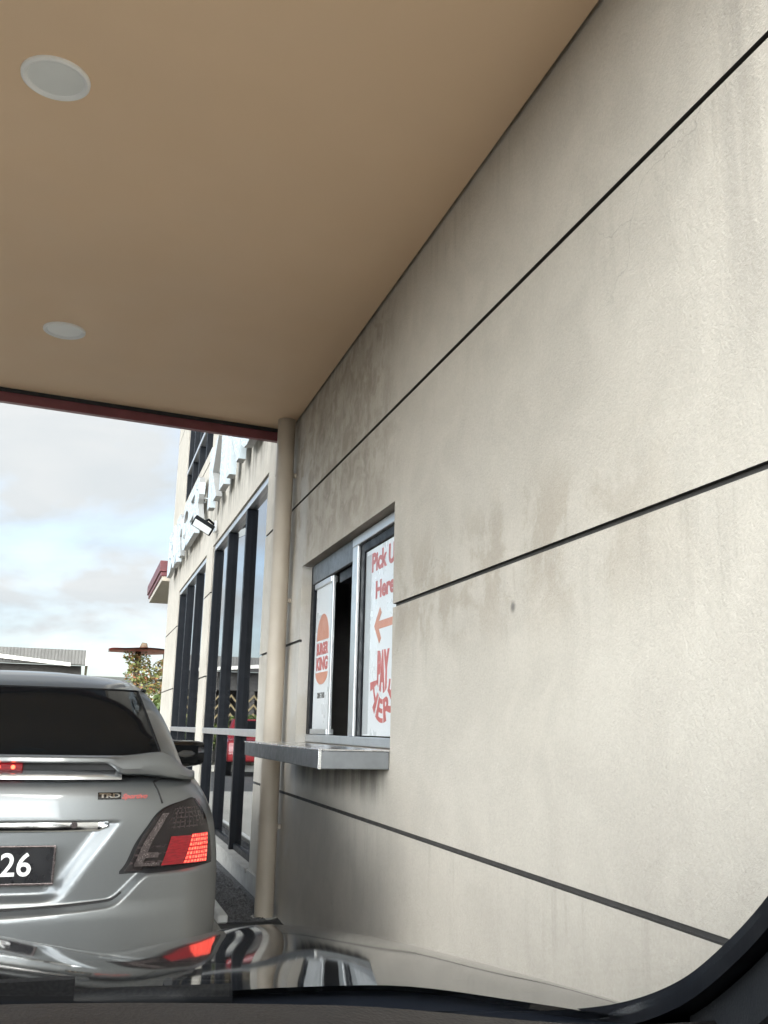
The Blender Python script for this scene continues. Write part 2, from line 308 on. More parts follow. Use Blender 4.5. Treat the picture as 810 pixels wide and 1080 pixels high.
# ------------------------------------------------------------------ mesh helpers
class MB:
    def __init__(s): s.v = []; s.f = []; s.mi = []; s.uv = {}
    def add(s, vs, fs, mi=0):
        o = len(s.v); s.v += [tuple(x) for x in vs]; s.f += [tuple(i + o for i in f) for f in fs]; s.mi += [mi] * len(fs); return o
    def box(s, a, b, mi=0):
        (x0, y0, z0), (x1, y1, z1) = a, b
        s.add([(x0, y0, z0), (x1, y0, z0), (x1, y1, z0), (x0, y1, z0), (x0, y0, z1), (x1, y0, z1), (x1, y1, z1), (x0, y1, z1)],
              [(0, 3, 2, 1), (4, 5, 6, 7), (0, 1, 5, 4), (1, 2, 6, 5), (2, 3, 7, 6), (3, 0, 4, 7)], mi); return s
    def prism(s, poly, d, mi=0):
        """poly: list of 3d points (planar), pushed by vector d into a solid"""
        n = len(poly); d = Vector(d)
        s.add(list(poly) + [tuple(Vector(p) + d) for p in poly], [tuple(range(n))[::-1], tuple(range(n, 2 * n))] + [(i, (i + 1) % n, (i + 1) % n + n, i + n) for i in range(n)], mi); return s
    def tube(s, pts, r, n=8, mi=0, cap=True):
        pts = [Vector(p) for p in pts]; rs = r if isinstance(r, (list, tuple)) else [r] * len(pts)
        rings = []; up = None
        for i, p in enumerate(pts):
            t = (pts[min(i + 1, len(pts) - 1)] - pts[max(i - 1, 0)]).normalized()
            if up is None:
                up = t.orthogonal().normalized()
            up = (up - t * up.dot(t)).normalized(); w = t.cross(up)
            rings += [p + (up * math.cos(2 * math.pi * k / n) + w * math.sin(2 * math.pi * k / n)) * rs[i] for k in range(n)]
        fs = [(i * n + k, i * n + (k + 1) % n, (i + 1) * n + (k + 1) % n, (i + 1) * n + k) for i in range(len(pts) - 1) for k in range(n)]
        if cap: fs += [tuple(range(n))[::-1], tuple(range((len(pts) - 1) * n, len(pts) * n))]
        s.add(rings, fs, mi); return s
    def grid(s, fn, us, vs, mi=0, closed=False, uv=False):
        nu, nv = len(us), len(vs)
        o = s.add([fn(u, v) for v in vs for u in us], [], mi)
        for j in range(nv - 1):
            for i in range(nu if closed else nu - 1):
                a, b = i, (i + 1) % nu
                s.f.append((o + j * nu + a, o + j * nu + b, o + (j + 1) * nu + b, o + (j + 1) * nu + a)); s.mi.append(mi)
        if uv:
            for j in range(nv):
                for i in range(nu): s.uv[o + j * nu + i] = (i / (nu - 1), j / (nv - 1))
        return o
    def build(s, name, mats, parent=None, smooth=False, bevel=0., angle=None, recalc=True, weld=0.):
        me = bpy.data.meshes.new(name); me.from_pydata(s.v, [], s.f); 
        if not isinstance(mats, (list, tuple)): mats = [mats]
        for m in mats: me.materials.append(M[m])
        me.polygons.foreach_set('material_index', s.mi)
        if s.uv:
            L = me.uv_layers.new(name='UVMap')
            for lp in me.loops: L.data[lp.index].uv = s.uv.get(lp.vertex_index, (0, 0))
        if recalc or weld:
            bm = bmesh.new(); bm.from_mesh(me)
            if weld: bmesh.ops.remove_doubles(bm, verts=bm.verts, dist=weld)
            if recalc: bmesh.ops.recalc_face_normals(bm, faces=bm.faces)
            bm.to_mesh(me); bm.free()
        if smooth:
            me.polygons.foreach_set('use_smooth', [True] * len(me.polygons))
            if angle:
                me.set_sharp_from_angle(angle=R(angle))
        me.update()
        o = bpy.data.objects.new(name, me); col.objects.link(o)
        if parent: o.parent = parent
        if bevel:
            b = o.modifiers.new('bevel', 'BEVEL'); b.width = bevel; b.segments = 2; b.limit_method = 'ANGLE'; b.angle_limit = R(40); b.harden_normals = False
        return o
def tag(o, label=None, cat=None, group=None, kind=None):
    if label: o['label'] = label
    if cat: o['category'] = cat
    if group: o['group'] = group
    if kind: o['kind'] = kind
    return o
def thing(name, label, cat, group=None, loc=(0, 0, 0)):
    o = bpy.data.objects.new(name, None); col.objects.link(o); o.location = loc; o.empty_display_size = .2
    return tag(o, label, cat, group)
def linsp(a, b, n): return [a + (b - a) * i / (n - 1) for i in range(n)]
def text_data(body, size, depth=.0, fat=0., shear=0., spacing=1., cuts=0):
    """verts and faces of a line of lettering: x to the right from its middle, y up from the baseline, z thickness"""
    c = bpy.data.curves.new('lettering', 'FONT'); c.body = body; c.size = size; c.extrude = depth; c.offset = fat; c.align_x = 'CENTER'; c.shear = shear; c.space_character = spacing
    c.resolution_u = 4
    o = bpy.data.objects.new('lettering_source', c); col.objects.link(o); bpy.context.view_layer.update()
    me = bpy.data.meshes.new_from_object(o.evaluated_get(bpy.context.evaluated_depsgraph_get()))
    if cuts:
        bm = bmesh.new(); bm.from_mesh(me); bmesh.ops.triangulate(bm, faces=bm.faces)
        for _ in range(cuts): bmesh.ops.subdivide_edges(bm, edges=[e for e in bm.edges if e.calc_length() > size * .12], cuts=1, use_grid_fill=False); bmesh.ops.triangulate(bm, faces=bm.faces)
        bm.to_mesh(me); bm.free()
    vs = [tuple(v.co) for v in me.vertices]; fs = [tuple(p.vertices) for p in me.polygons]
    bpy.data.objects.remove(o); bpy.data.meshes.remove(me); bpy.data.curves.remove(c)
    return vs, fs
def fit(vs, w=None, h=None, cx=0, y0=0):
    xs = [v[0] for v in vs]; ys = [v[1] for v in vs]; a, b, c, d = min(xs), max(xs), min(ys), max(ys)
    kx = w / (b - a) if w else None; ky = h / (d - c) if h else None
    kx = kx or ky; ky = ky or kx
    return [((x - (a + b) / 2) * kx + cx, (y - c) * ky + y0, z) for x, y, z in vs]

# ================================================================== GROUND
def sheet(name, x0, y0, x1, y1, z, mat, kind='structure', n=2):
    mb = MB(); mb.grid(lambda u, v: (u, v, z), linsp(x0, x1, n), linsp(y0, y1, n)); return tag(mb.build(name, mat), kind=kind)
sheet('ground', -600, -600, 600, 900, -.012, 'earth')
sheet('car_park', -45, -30, 30, 27.2, -.006, 'asphalt')
sheet('driveway', -2.55, -9, .93, 19, 0, 'lane_concrete')
mb = MB()
pk = sheet('gravel_strip', .935, 6.4, 1.33, 17.6, .004, 'pebbles', 'stuff')
# a few thousand loose pebbles over the strip, one mesh
mb = MB(); rnd = random.Random(3)
for _ in range(2600):
    y = 6.45 + (rnd.random() ** 1.6) * 10; x = rnd.uniform(1.0, 1.26); r = rnd.uniform(.008, .02); a = rnd.random() * 6
    pts = [(x + r * math.cos(a + k * 1.571) * rnd.uniform(.7, 1.2), y + r * math.sin(a + k * 1.571) * rnd.uniform(.7, 1.2), .004) for k in range(4)]
    mb.add(pts + [(x, y, .004 + r * .9)], [(0, 1, 4), (1, 2, 4), (2, 3, 4), (3, 0, 4)])
tag(mb.build('pebble_bed', 'pebbles', recalc=True), 'loose dark grey pebbles in the strip below the glazed windows', 'pebbles', kind='stuff')
mb = MB(); mb.box((.93, 6.42, -.005), (.995, 17.6, .05)); tag(mb.build('kerb', 'white_road_paint', bevel=.012), kind='structure')
mb = MB(); mb.box((-2.75, -9, -.005), (-2.6, 19, .12)); tag(mb.build('kerb_edge', 'concrete', bevel=.012), kind='structure')

# ================================================================== BUILDING
D = 1.33
bld = thing('restaurant_building', 'cream rendered restaurant building with dark grooves, stained wall and tall navy framed windows', 'building', loc=(D, 6, 0))
def bchild(o, parent=None):
    p = parent or bld
    o.parent = p
    if p is bld: o.location = (-D, -6, 0)
    return o
WY0, WY1, WZ1 = -9, 17.6, 8.2
WIN = [  # y0, y1, z0, z1, depth of the opening
    (4.19, 6.20, 1.115, 2.257, .22), (7.69, 11.27, .15, 3.285, .25), (11.90, 15.46, .15, 3.285, .25), (12.0, 15.6, 4.72, 7.3, .2)]
GR = [(.775, .793), (1.752, 1.770), (2.722, 2.740), (4.55, 4.568), (6.3, 6.318)]
ys = sorted({WY0, WY1} | {w[0] for w in WIN} | {w[1] for w in WIN})
zs = sorted({0, WZ1} | {w[2] for w in WIN} | {w[3] for w in WIN} | {g for p in GR for g in p})
mb = MB()
def depth(yc, zc):
    for y0, y1, z0, z1, dd in WIN:
        if y0 < yc < y1 and z0 < zc < z1: return dd, -1
    for a, b in GR:
        if a < zc < b: return .016, 1
    return 0, 0
cells = [[depth((ys[i] + ys[i + 1]) / 2, (zs[j] + zs[j + 1]) / 2) for j in range(len(zs) - 1)] for i in range(len(ys) - 1)]
for i in range(len(ys) - 1):
    for j in range(len(zs) - 1):
        d0, k0 = cells[i][j]; y0, y1, z0, z1 = ys[i], ys[i + 1], zs[j], zs[j + 1]
        if k0 >= 0: mb.add([(D + d0, y0, z0), (D + d0, y0, z1), (D + d0, y1, z1), (D + d0, y1, z0)], [(0, 1, 2, 3)], 1 if k0 == 1 else 0)
        if i + 1 < len(cells):
            d1, k1 = cells[i + 1][j]
            if d1 != d0: mb.add([(D + d0, y1, z0), (D + d1, y1, z0), (D + d1, y1, z1), (D + d0, y1, z1)], [(0, 1, 2, 3)], 1 if 1 in (k0, k1) and -1 not in (k0, k1) else 0)
        if j + 1 < len(zs) - 1:
            d1, k1 = cells[i][j + 1]
            if d1 != d0: mb.add([(D + d0, y0, z1), (D + d0, y1, z1), (D + d1, y1, z1), (D + d1, y0, z1)], [(0, 1, 2, 3)], 1 if 1 in (k0, k1) and -1 not in (k0, k1) else 0)
# back, ends, parapet
mb.add([(D, WY1, 0), (D, WY1, WZ1), (14, WY1, WZ1), (14, WY1, 0)], [(0, 1, 2, 3)])
mb.add([(D, WY0, 0), (D, WY0, WZ1), (14, WY0, WZ1), (14, WY0, 0)], [(0, 1, 2, 3)])
mb.add([(14, WY0, 0), (14, WY0, WZ1), (14, WY1, WZ1), (14, WY1, 0)], [(0, 1, 2, 3)])
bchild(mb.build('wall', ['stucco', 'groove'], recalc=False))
mb = MB(); mb.box((D - .04, WY0, WZ1 + .003), (14.1, WY1 + .1, WZ1 + .25)); bchild(mb.build('roof', 'cream_paint'))
# plinth under the glazing
mb = MB(); mb.box((D - .018, 6.72, .0), (D + .012, 17.6, .146)); bchild(mb.build('plinth', 'concrete', bevel=.006))
# inner rooms so the glass has depth behind it
mb = MB()
for (y0, y1, z1, xd) in ((3.6, 7.0, 3.0, 3.4), (7.2, 17.2, 3.6, 6.5)):
    x0 = D + .27
    mb.add([(xd, y0, 0.02), (xd, y1, .02), (xd, y1, z1), (xd, y0, z1)], [(0, 1, 2, 3)]); mb.add([(x0, y0, .02), (xd, y0, .02), (xd, y0, z1), (x0, y0, z1)], [(0, 1, 2, 3)])
    mb.add([(x0, y1, .02), (xd, y1, .02), (xd, y1, z1), (x0, y1, z1)], [(0, 1, 2, 3)]); mb.add([(x0, y0, .02), (xd, y0, .02), (xd, y1, .02), (x0, y1, .02)], [(0, 1, 2, 3)]); mb.add([(x0, y0, z1), (xd, y0, z1), (xd, y1, z1), (x0, y1, z1)], [(0, 1, 2, 3)])
mb.add([(D + .6, 11.6, 4.6), (D + .6, 16, 4.6), (D + .6, 16, 7.6), (D + .6, 11.6, 7.6)], [(0, 1, 2, 3)])
bchild(mb.build('inner_room', 'room_paint', recalc=False))

# tall glazed windows: navy fins, grey transom, head trim, panes
def tall_window(y0, y1, z0, z1, fins, transom, upper=False):
    xg = D + .068
    fr = MB()
    for yf in fins: fr.box((D + .015, yf - .035, z0 + .002), (xg + .03, yf + .035, z1 - .065))
    fr.box((D + .05, y0 + .003, z0 + .002), (xg + .03, y1 - .003, z0 + .055))
    w = bchild(fr.build('window', 'navy_frame', bevel=.004))
    t = MB(); t.box((D + .02, y0 + .002, z1 - .06), (xg + .03, y1 - .002, z1 - .003)); bchild(t.build('head_trim', 'aluminium', bevel=.003), w)
    t = MB(); t.box((D + .006, y0 + .002, transom - .03), (xg + .035, y1 - .002, transom + .03)); bchild(t.build('transom', 'aluminium', bevel=.004), w)
    t = MB(); t.box((D - .03, y0 + .004, z0 - .03), (D + .066, y1 - .004, z0 + .001)); 
    if not upper: bchild(t.build('sill', 'concrete', bevel=.004), w)
    es = [y0] + sorted(fins) + [y1]
    for a, b in zip(es, es[1:]):
        if b - a < .2: continue
        for za, zb in ((z0 + .05, transom - .028), (transom + .028, z1 - .055)):
            p = MB(); p.box((xg, a + .01, za), (xg + .008, b - .01, zb)); bchild(p.build('pane', 'facade_glass'), w)
    return w
tall_window(7.69, 11.27, .15, 3.285, [8.88, 10.08, 11.20], 1.155)
tall_window(11.90, 15.46, .15, 3.285, [13.08, 14.28, 15.39], 1.155)
tall_window(12.0, 15.6, 4.72, 7.3, [12.9, 13.8, 14.7, 15.53], 5.25, True)

# service window
X0 = D + .062
def fbox(mb, y0, y1, z0, z1, x0=X0, x1=X0 + .06, mi=0): mb.box((x0, y0, z0), (x1, y1, z1), mi)
f = MB()
fbox(f, 5.035, 5.14, 1.165, 2.2, X0 - .004, X0 + .014)           # white post
fbox(f, 4.192, 5.14, 2.2, 2.252, X0 - .006, X0 + .06)        # head, right
fbox(f, 4.192, 6.197, 1.118, 1.165)                # bottom rail
sw = bchild(f.build('service_window', 'aluminium', bevel=.004))
f = MB(); fbox(f, 5.142, 6.133, 2.125, 2.252, X0 - .002, X0 + .02); bchild(f.build('head_panel', 'steel', bevel=.003), sw)
f = MB()
fbox(f, 4.965, 5.06, 1.165, 2.197, X0 + .016, X0 + .07); fbox(f, 4.192, 4.963, 2.15, 2.197, X0 + .015, X0 + .07); fbox(f, 4.192, 4.25, 1.168, 2.148, X0 + .015, X0 + .07)
bchild(f.build('inner_frame', 'navy_frame', bevel=.003), sw)
f = MB(); fbox(f, 5.20, 5.25, 1.17, 2.058, X0 + .08, X0 + .12); fbox(f, 5.127, 5.55, 2.06, 2.123, X0 + .03, X0 + .12); bchild(f.build('opening_frame', 'navy_frame', bevel=.003), sw)
f = MB(); fbox(f, 6.115, 6.197, 1.168, 2.252, X0 + .004, X0 + .06); bchild(f.build('jamb', 'navy_frame', bevel=.003), sw)
f = MB()
fbox(f, 5.625, 5.66, 1.168, 2.12, X0 + .010, X0 + .028); fbox(f, 5.66, 6.09, 2.085, 2.12, X0 + .004, X0 + .05); fbox(f, 5.66, 6.09, 1.168, 1.2, X0 + .004, X0 + .05); fbox(f, 5.34, 5.37, 1.17, 2.05, X0 + .12, X0 + .15)
bchild(f.build('sliding_sash', 'aluminium', bevel=.003), sw)
f = MB(); fbox(f, 4.25, 4.963, 1.168, 2.15, X0 + .03, X0 + .036); bchild(f.build('pane', 'window_glass'), sw)
f = MB(); fbox(f, 5.66, 6.09, 1.2, 2.085, X0 + .025, X0 + .031); bchild(f.build('pane', 'window_glass'), sw)
f = MB(); f.tube([(X0 + .13, 5.30, 1.45), (X0 + .10, 5.30, 1.47), (X0 + .10, 5.30, 1.66), (X0 + .13, 5.30, 1.68)], .012); bchild(f.build('handle', 'steel', smooth=True), sw)
f = MB(); f.box((X0 + .16, 3.7, .05), (X0 + .165, 5.9, 1.16)); bchild(f.build('inner_counter', 'dark_inside'), sw)

# ---- posters stuck on the service window (reading direction runs towards -y)
def on_poster(x, yc): return lambda p: (x, yc - p[0], p[1])
def flat(mb, vs, fs, fn, mi=0): mb.add([fn(v) for v in vs], fs, mi)
def disc_poly(cx, cy, rx, ry, a0, a1, n=24): return [(cx + rx * math.cos(a0 + (a1 - a0) * i / n), cy + ry * math.sin(a0 + (a1 - a0) * i / n)) for i in range(n + 1)]
def slab(name, polys, x, yc, mat, parent, t=.0012):
    mb = MB()
    for pl in polys: mb.prism([(x, yc - a, b) for a, b in pl], (-t, 0, 0))
    return mb.build(name, mat, parent)
def lettering(name, lines, x, yc, mat, parent):
    mb = MB()
    for vs, fs in lines: mb.add([(x - v[2], yc - v[0], v[1]) for v in vs], fs)
    return mb.build(name, mat, parent)
def squeeze(v, fn): return [(*fn(a, b), c) for a, b, c in v]
p1 = thing('window_poster', 'white poster with burger emblem on the sliding pane, left of the dark gap', 'poster', 'posters on the service window', loc=(0, 0, 0))
xp = X0 + .0215
slab('sheet', [[(-.215, 1.20), (.215, 1.20), (.215, 2.085), (-.215, 2.085)]], xp, 5.875, 'vinyl', p1, .002)
xq = xp - .0024; yc1 = 5.885
bun_top = [(-.155, 1.745), (.155, 1.745)] + disc_poly(0, 1.745, .158, .165, 0, math.pi)[1:-1]
bun_bot = disc_poly(0, 1.545, .158, .075, math.pi, 2 * math.pi)
slab('burger_bun', [bun_top], xq, yc1, 'ink_orange', p1); slab('burger_bun', [bun_bot], xq, yc1, 'ink_orange', p1)
v, fc = text_data('BURGER', .1, .0006, .006); a = (fit(v, .30, .078, 0, 1.653), fc)
v, fc = text_data('KING', .1, .0006, .006); b = (fit(v, .30, .085, 0, 1.557), fc)
lettering('lettering', [a], xq, yc1, 'ink_red', p1); lettering('lettering', [b], xq, yc1, 'ink_red', p1)
v, fc = text_data('DRIVE THRU', .1, .0006, .004); lettering('small_lettering', [(fit(v, .19, .036, 0, 1.385), fc)], xq, yc1, 'ink_black', p1)

p2 = thing('window_poster', 'white poster reading Pick Up Here and Pay Here beside the rendered wall edge', 'poster', 'posters on the service window', loc=(0, 0, 0))
xp = X0 + .028
slab('sheet', [[(-.30, 1.172), (.30, 1.172), (.30, 2.145), (-.30, 2.145)]], xp, 4.655, 'vinyl', p2, .002)
slab('border', [[(-.318, 1.172), (-.302, 1.172), (-.302, 2.145), (-.318, 2.145)]], xp, 4.64, 'vinyl_edge', p2, .0025)
slab('film_strip', [[(-.29, 1.18), (-.20, 1.18), (-.20, 2.12), (-.29, 2.12)]], xp - .0024, 4.655, 'vinyl_edge', p2, .0006)
xq = xp - .0026; yc2 = 4.605
v, fc = text_data('Pick Up', .1, .0006, .004); a = (fit(v, .48, .135, 0, 1.985), fc)
v, fc = text_data('Here', .1, .0006, .004); b = (fit(v, .32, .095, 0, 1.865), fc)
lettering('lettering', [a], xq, yc2, 'ink_red', p2); lettering('lettering', [b], xq, yc2, 'ink_red', p2)
arrow = [(-.17, 1.725), (-.075, 1.815), (-.045, 1.785), (-.09, 1.745), (.14, 1.745), (.14, 1.705), (-.09, 1.705), (-.045, 1.655), (-.075, 1.63)]
slab('arrow', [arrow], xq, yc2, 'ink_orange', p2)
v, fc = text_data('PAY', .1, .0006, .007, cuts=3); v = fit(v, .20, .16, 0, 0)
v = squeeze(v, lambda x, y: (x, 1.435 + y - .055 * (1 - min(1, (abs(x) / .1)) ** 2) * (1 - y / .16) ))
a = (v, fc)
v, fc = text_data('HERE', .1, .0006, .003, cuts=3, spacing=1.0); v = fit(v, 1., 1., 0, 0)
def patty(x, y):      # letters bent round the lower half of a disc
    th = math.pi * 1.5 + x * 2 * R(86); r = .105 + (1 - y) * .115
    return r * math.cos(th), 1.455 + r * math.sin(th)
b = (squeeze(v, patty), fc)
lettering('lettering', [a], xq, yc2, 'ink_red', p2); lettering('round_lettering', [b], xq, yc2, 'ink_red', p2)

# ---- stainless counter
ct = thing('service_counter', 'stainless steel counter ledge fixed under the service window', 'counter', loc=(1.17, 5.2, 1.03))
mb = MB(); mb.box((1.008 - 1.17, 4.19 - 5.2, 0), (D - .002 - 1.17, 6.2 - 5.2, .078)); mb.build('tray', 'steel', ct, bevel=.004)
mb = MB(); mb.box((1.002 - 1.17, 4.184 - 5.2, .0785), (D - .002 - 1.17, 6.206 - 5.2, .085)); mb.build('top_plate', 'bright_edge', ct, bevel=.002)
mb = MB(); mb.box((1.002 - 1.17, 4.182 - 5.2, .0), (1.016 - 1.17, 4.1895 - 5.2, .078)); mb.build('corner_glint', 'bright_edge', ct, bevel=.001)  # bright strip standing in for the highlight on the tray's front corner

# ================================================================== CANOPY
CZ = 3.375
cp = thing('drive_through_canopy', 'tan canopy over the service lane with maroon edge and cream round post', 'canopy', loc=(0, 6, 0))
def cchild(o): o.parent = cp; o.location = (0, -6, 0); return o
def edge(x): return 6.63 + (x + .0) * .122
CX0, CY0 = -3.1, 1.0
mb = MB(); bx = D - .016
mb.prism([(CX0, CY0, CZ), (bx, CY0, CZ), (bx, edge(bx), CZ), (CX0, edge(CX0), CZ)], (0, 0, .12)); cchild(mb.build('ceiling_panel', 'soffit_paint'))
mb = MB(); mb.prism([(CX0, CY0 + .02, CZ + .125), (D - .01, CY0 + .02, CZ + .125), (D - .01, edge(D) - .02, CZ + .125), (CX0, edge(CX0) - .02, CZ + .125)], (0, 0, .06)); cchild(mb.build('roof_deck', 'shadow_seal'))
mb = MB(); e0, e1 = edge(CX0), edge(D - .075)
mb.prism([(CX0, e0 + .002, CZ - .092), (D - .075, e1 + .002, CZ - .092), (D - .075, e1 + .05, CZ - .092), (CX0, e0 + .05, CZ - .092)], (0, 0, .587))
mb.box((CX0 - .05, CY0, CZ - .092), (CX0 - .002, e0 + .05, CZ + .495))
cchild(mb.build('fascia', 'maroon_paint'))
mb = MB(); mb.prism([(CX0, e0 - .012, CZ - .026), (D - .075, e1 - .012, CZ - .026), (D - .075, e1 + .001, CZ - .026), (CX0, e0 + .001, CZ - .026)], (0, 0, .025)); cchild(mb.build('drip_seal', 'shadow_seal'))
mb = MB(); mb.tube([(1.245, 6.545, 0), (1.245, 6.545, CZ - .001)], .0635, 28); cchild(mb.build('post', 'cream_paint', smooth=True, angle=50))
mb = MB(); mb.tube([(1.245, 6.545, .001), (1.245, 6.545, .012)], .085, 28); cchild(mb.build('post_base', 'concrete', smooth=True, angle=50))
for z in (.55, 2.05, 2.95):
    mb = MB(); mb.tube([(1.245, 6.545, z), (1.245, 6.545, z + .03)], .0665, 28); mb.box((1.30, 6.53, z), (D - .001, 6.56, z + .03)); cchild(mb.build('clip', 'cream_paint', smooth=True, angle=40))
for y in (1.25, 6.0):
    mb = MB(); mb.tube([(-2.85, y, 0), (-2.85, y, CZ - .001)], .0635, 24); cchild(mb.build('post', 'cream_paint', smooth=True, angle=50))

def downlight(x, y, label):
    t = thing('downlight', label, 'ceiling light', 'downlights in the canopy ceiling', loc=(x, y, CZ))
    mb = MB(); n = 48; prof = [(.092, .0005), (.116, .0005), (.115, -.009), (.107, -.014), (.098, -.010), (.094, -.004)]
    o = mb.add([(r * math.cos(2 * math.pi * k / n), r * math.sin(2 * math.pi * k / n), z) for r, z in prof for k in range(n)], [(i * n + k, i * n + (k + 1) % n, (i + 1) % 6 * n + (k + 1) % n, (i + 1) % 6 * n + k) for i in range(6) for k in range(n)])
    mb.build('trim_ring', 'white_plastic', t, smooth=True, angle=50)
    mb = MB(); mb.grid(lambda a, r: (r * math.cos(a), r * math.sin(a), -.003 - .002 * (1 - (r / .095) ** 2)), [2 * math.pi * k / n for k in range(n)], [.0005, .03, .06, .0955], closed=True); mb.build('diffuser', 'lamp_diffuser', t, smooth=True)
downlight(-.272, 3.116, 'round white ceiling light nearer the windscreen, the larger of the two')
downlight(-.276, 5.394, 'round white ceiling light near the maroon canopy edge, the smaller of the two')

# ================================================================== SIGN LETTERS, FLOODLIGHT, AWNING
sg = thing('facade_sign', 'row of white raised letters along the facade above the tall windows', 'sign', loc=(D, 12, 3.66))
chars = 'BURGER KING'; y_at = 16.55; pitch = .795
for i, ch in enumerate(chars):
    if ch == ' ': continue
    v, fc = text_data(ch, 1, .035, .035); v = fit(v, .785 if ch != 'I' else .34, .72, 0, 0)
    yc = y_at - pitch * (i + .4)
    mb = MB(); mb.add([(-.088 - z, yc - x - 12, y) for x, y, z in v], fc)
    for yy in (-.12, .12): mb.tube([(-.055, yc - 12 + yy, .4), (-.001, yc - 12 + yy, .4)], .012, 6)
    o = mb.build('letter', ['sign_face', 'sign_shade'], sg, recalc=True)
    for p in o.data.polygons: p.material_index = 0 if abs(p.normal.x) > .5 else (0 if abs(p.normal.z) < .3 else 1)  # up and down faces get the darker grey, shade painted into the letters

fl = thing('floodlight', 'small black floodlight on a bracket arm between the two tall windows', 'floodlight', loc=(D, 11.05, 3.5))
mb = MB(); mb.box((-.03, -.05, -.09), (-.001, .05, .04)); mb.build('wall_plate', 'aluminium', fl, bevel=.004)
mb = MB(); mb.tube([(-.03, 0, 0), (-.1, -.02, .05), (-.15, -.11, .0)], .014); mb.tube([(-.03, .03, -.03), (-.12, .0, .0), (-.14, -.12, -.04)], .012); mb.build('arm', 'black_plastic', fl, smooth=True)
hd = MB(); hd.box((-.125, -.062, -.03), (.125, .062, .03))
for k in range(7): hd.box((-.11 + k * .033, -.05, .031), (-.10 + k * .033, .05, .05))
h = hd.build('housing', 'black_plastic', fl, bevel=.006)
_z = Vector((.42, .62, .62)).normalized(); _x = Vector((.82, -.1, -.5)); _x = (_x - _z * _x.dot(_z)).normalized()
h.matrix_local = Matrix((_x, _z.cross(_x), _z)).transposed().to_4x4(); h.location = (-.175, -.16, -.055)
hd = MB(); hd.box((-.108, -.047, -.036), (.108, .047, -.0305)); lens = hd.build('lens', 'lamp_diffuser', h)

aw = thing('corner_awning', 'maroon stepped eave projecting at the far corner of the building', 'awning', loc=(D, 17.7, 3.6))
mb = MB()
mb.box((-.18, -.05, .33), (1.5, 3.5, .53)); mb.box((-.155, -.03, .25), (1.5, 3.46, .327)); mb.build('eave_band', 'dark_maroon', aw, bevel=.008)
mb = MB(); mb.box((-.13, -.01, .16), (1.5, 3.4, .247)); mb.build('soffit_board', 'cream_paint', aw, bevel=.006)

# ================================================================== SILVER SEDAN
_tabs = {}
def lerp_tab(t, x):
    """smooth monotone curve through the table's points"""
    key = id(t)
    if key not in _tabs:
        n = len(t); d = [(t[i + 1][1] - t[i][1]) / (t[i + 1][0] - t[i][0]) for i in range(n - 1)]
        m = [d[0]] + [0 if d[i - 1] * d[i] <= 0 else 2 * d[i - 1] * d[i] / (d[i - 1] + d[i]) for i in range(1, n - 1)] + [d[-1]]
        _tabs[key] = (t, m)
    m = _tabs[key][1]
    if x <= t[0][0]: return t[0][1]
    for i in range(len(t) - 1):
        if x <= t[i + 1][0]:
            h = t[i + 1][0] - t[i][0]; k = (x - t[i][0]) / h; k2 = k * k; k3 = k2 * k
            return (2 * k3 - 3 * k2 + 1) * t[i][1] + (k3 - 2 * k2 + k) * h * m[i] + (-2 * k3 + 3 * k2) * t[i + 1][1] + (k3 - k2) * h * m[i + 1]
    return t[-1][1]
def sstep(a, b, x):
    k = min(1, max(0, (x - a) / (b - a))); return k * k * (3 - 2 * k)
SED_W = [(.18, .77), (.3, .82), (.5, .855), (.62, .856), (.72, .852), (.85, .832), (.93, .80), (1.0, .755), (1.03, .73)]
SED_V = [(.18, .12), (.3, .05), (.42, .035), (.56, .04), (.62, .05), (.85, .055), (.93, .065), (.98, .085), (1.01, .12), (1.03, .17)]
def sed_rear(s, z):
    """rear half of the sedan's lower body: s runs along the outline from the middle of the rear (0) round the corner (1) and forward (metres beyond 1)"""
    sg = 1 if s >= 0 else -1
    a = abs(s); w = lerp_tab(SED_W, z); v0 = lerp_tab(SED_V, z); L = .42; n = 2.9
    if a <= 1:
        th = a * math.pi / 2
        # blend parameter so that spacing is even along the curve
        u = w * math.sin(th) ** (2 / n) if th > 0 else 0
        v = v0 + L * (1 - max(0, math.cos(th)) ** (2 / n))
    else:
        u = w; v = v0 + L + (a - 1)
    # bumper shelf
    zs = .588 + .02 * min(1, u / .45) ** 2 + .097 * sstep(.44, .58, u)
    fade = 1 - sstep(.70, .84, u)
    v -= .05 * fade * sstep(zs + .010, zs - .014, z)
    # number plate recess
    ue = .27 + (z - .60) * .72
    if z > .6:
        r = sstep(ue + .012, ue - .065, u) * sstep(.607, .64, z) * sstep(.872, .862, z)
        v += .028 * r
    return sg * u, v, z
def sed_s_for_u(uu, z):
    lo, hi = 0., 1.
    for _ in range(40):
        m = (lo + hi) / 2
        if sed_rear(m, z)[0] < uu: lo = m
        else: hi = m
    return lo

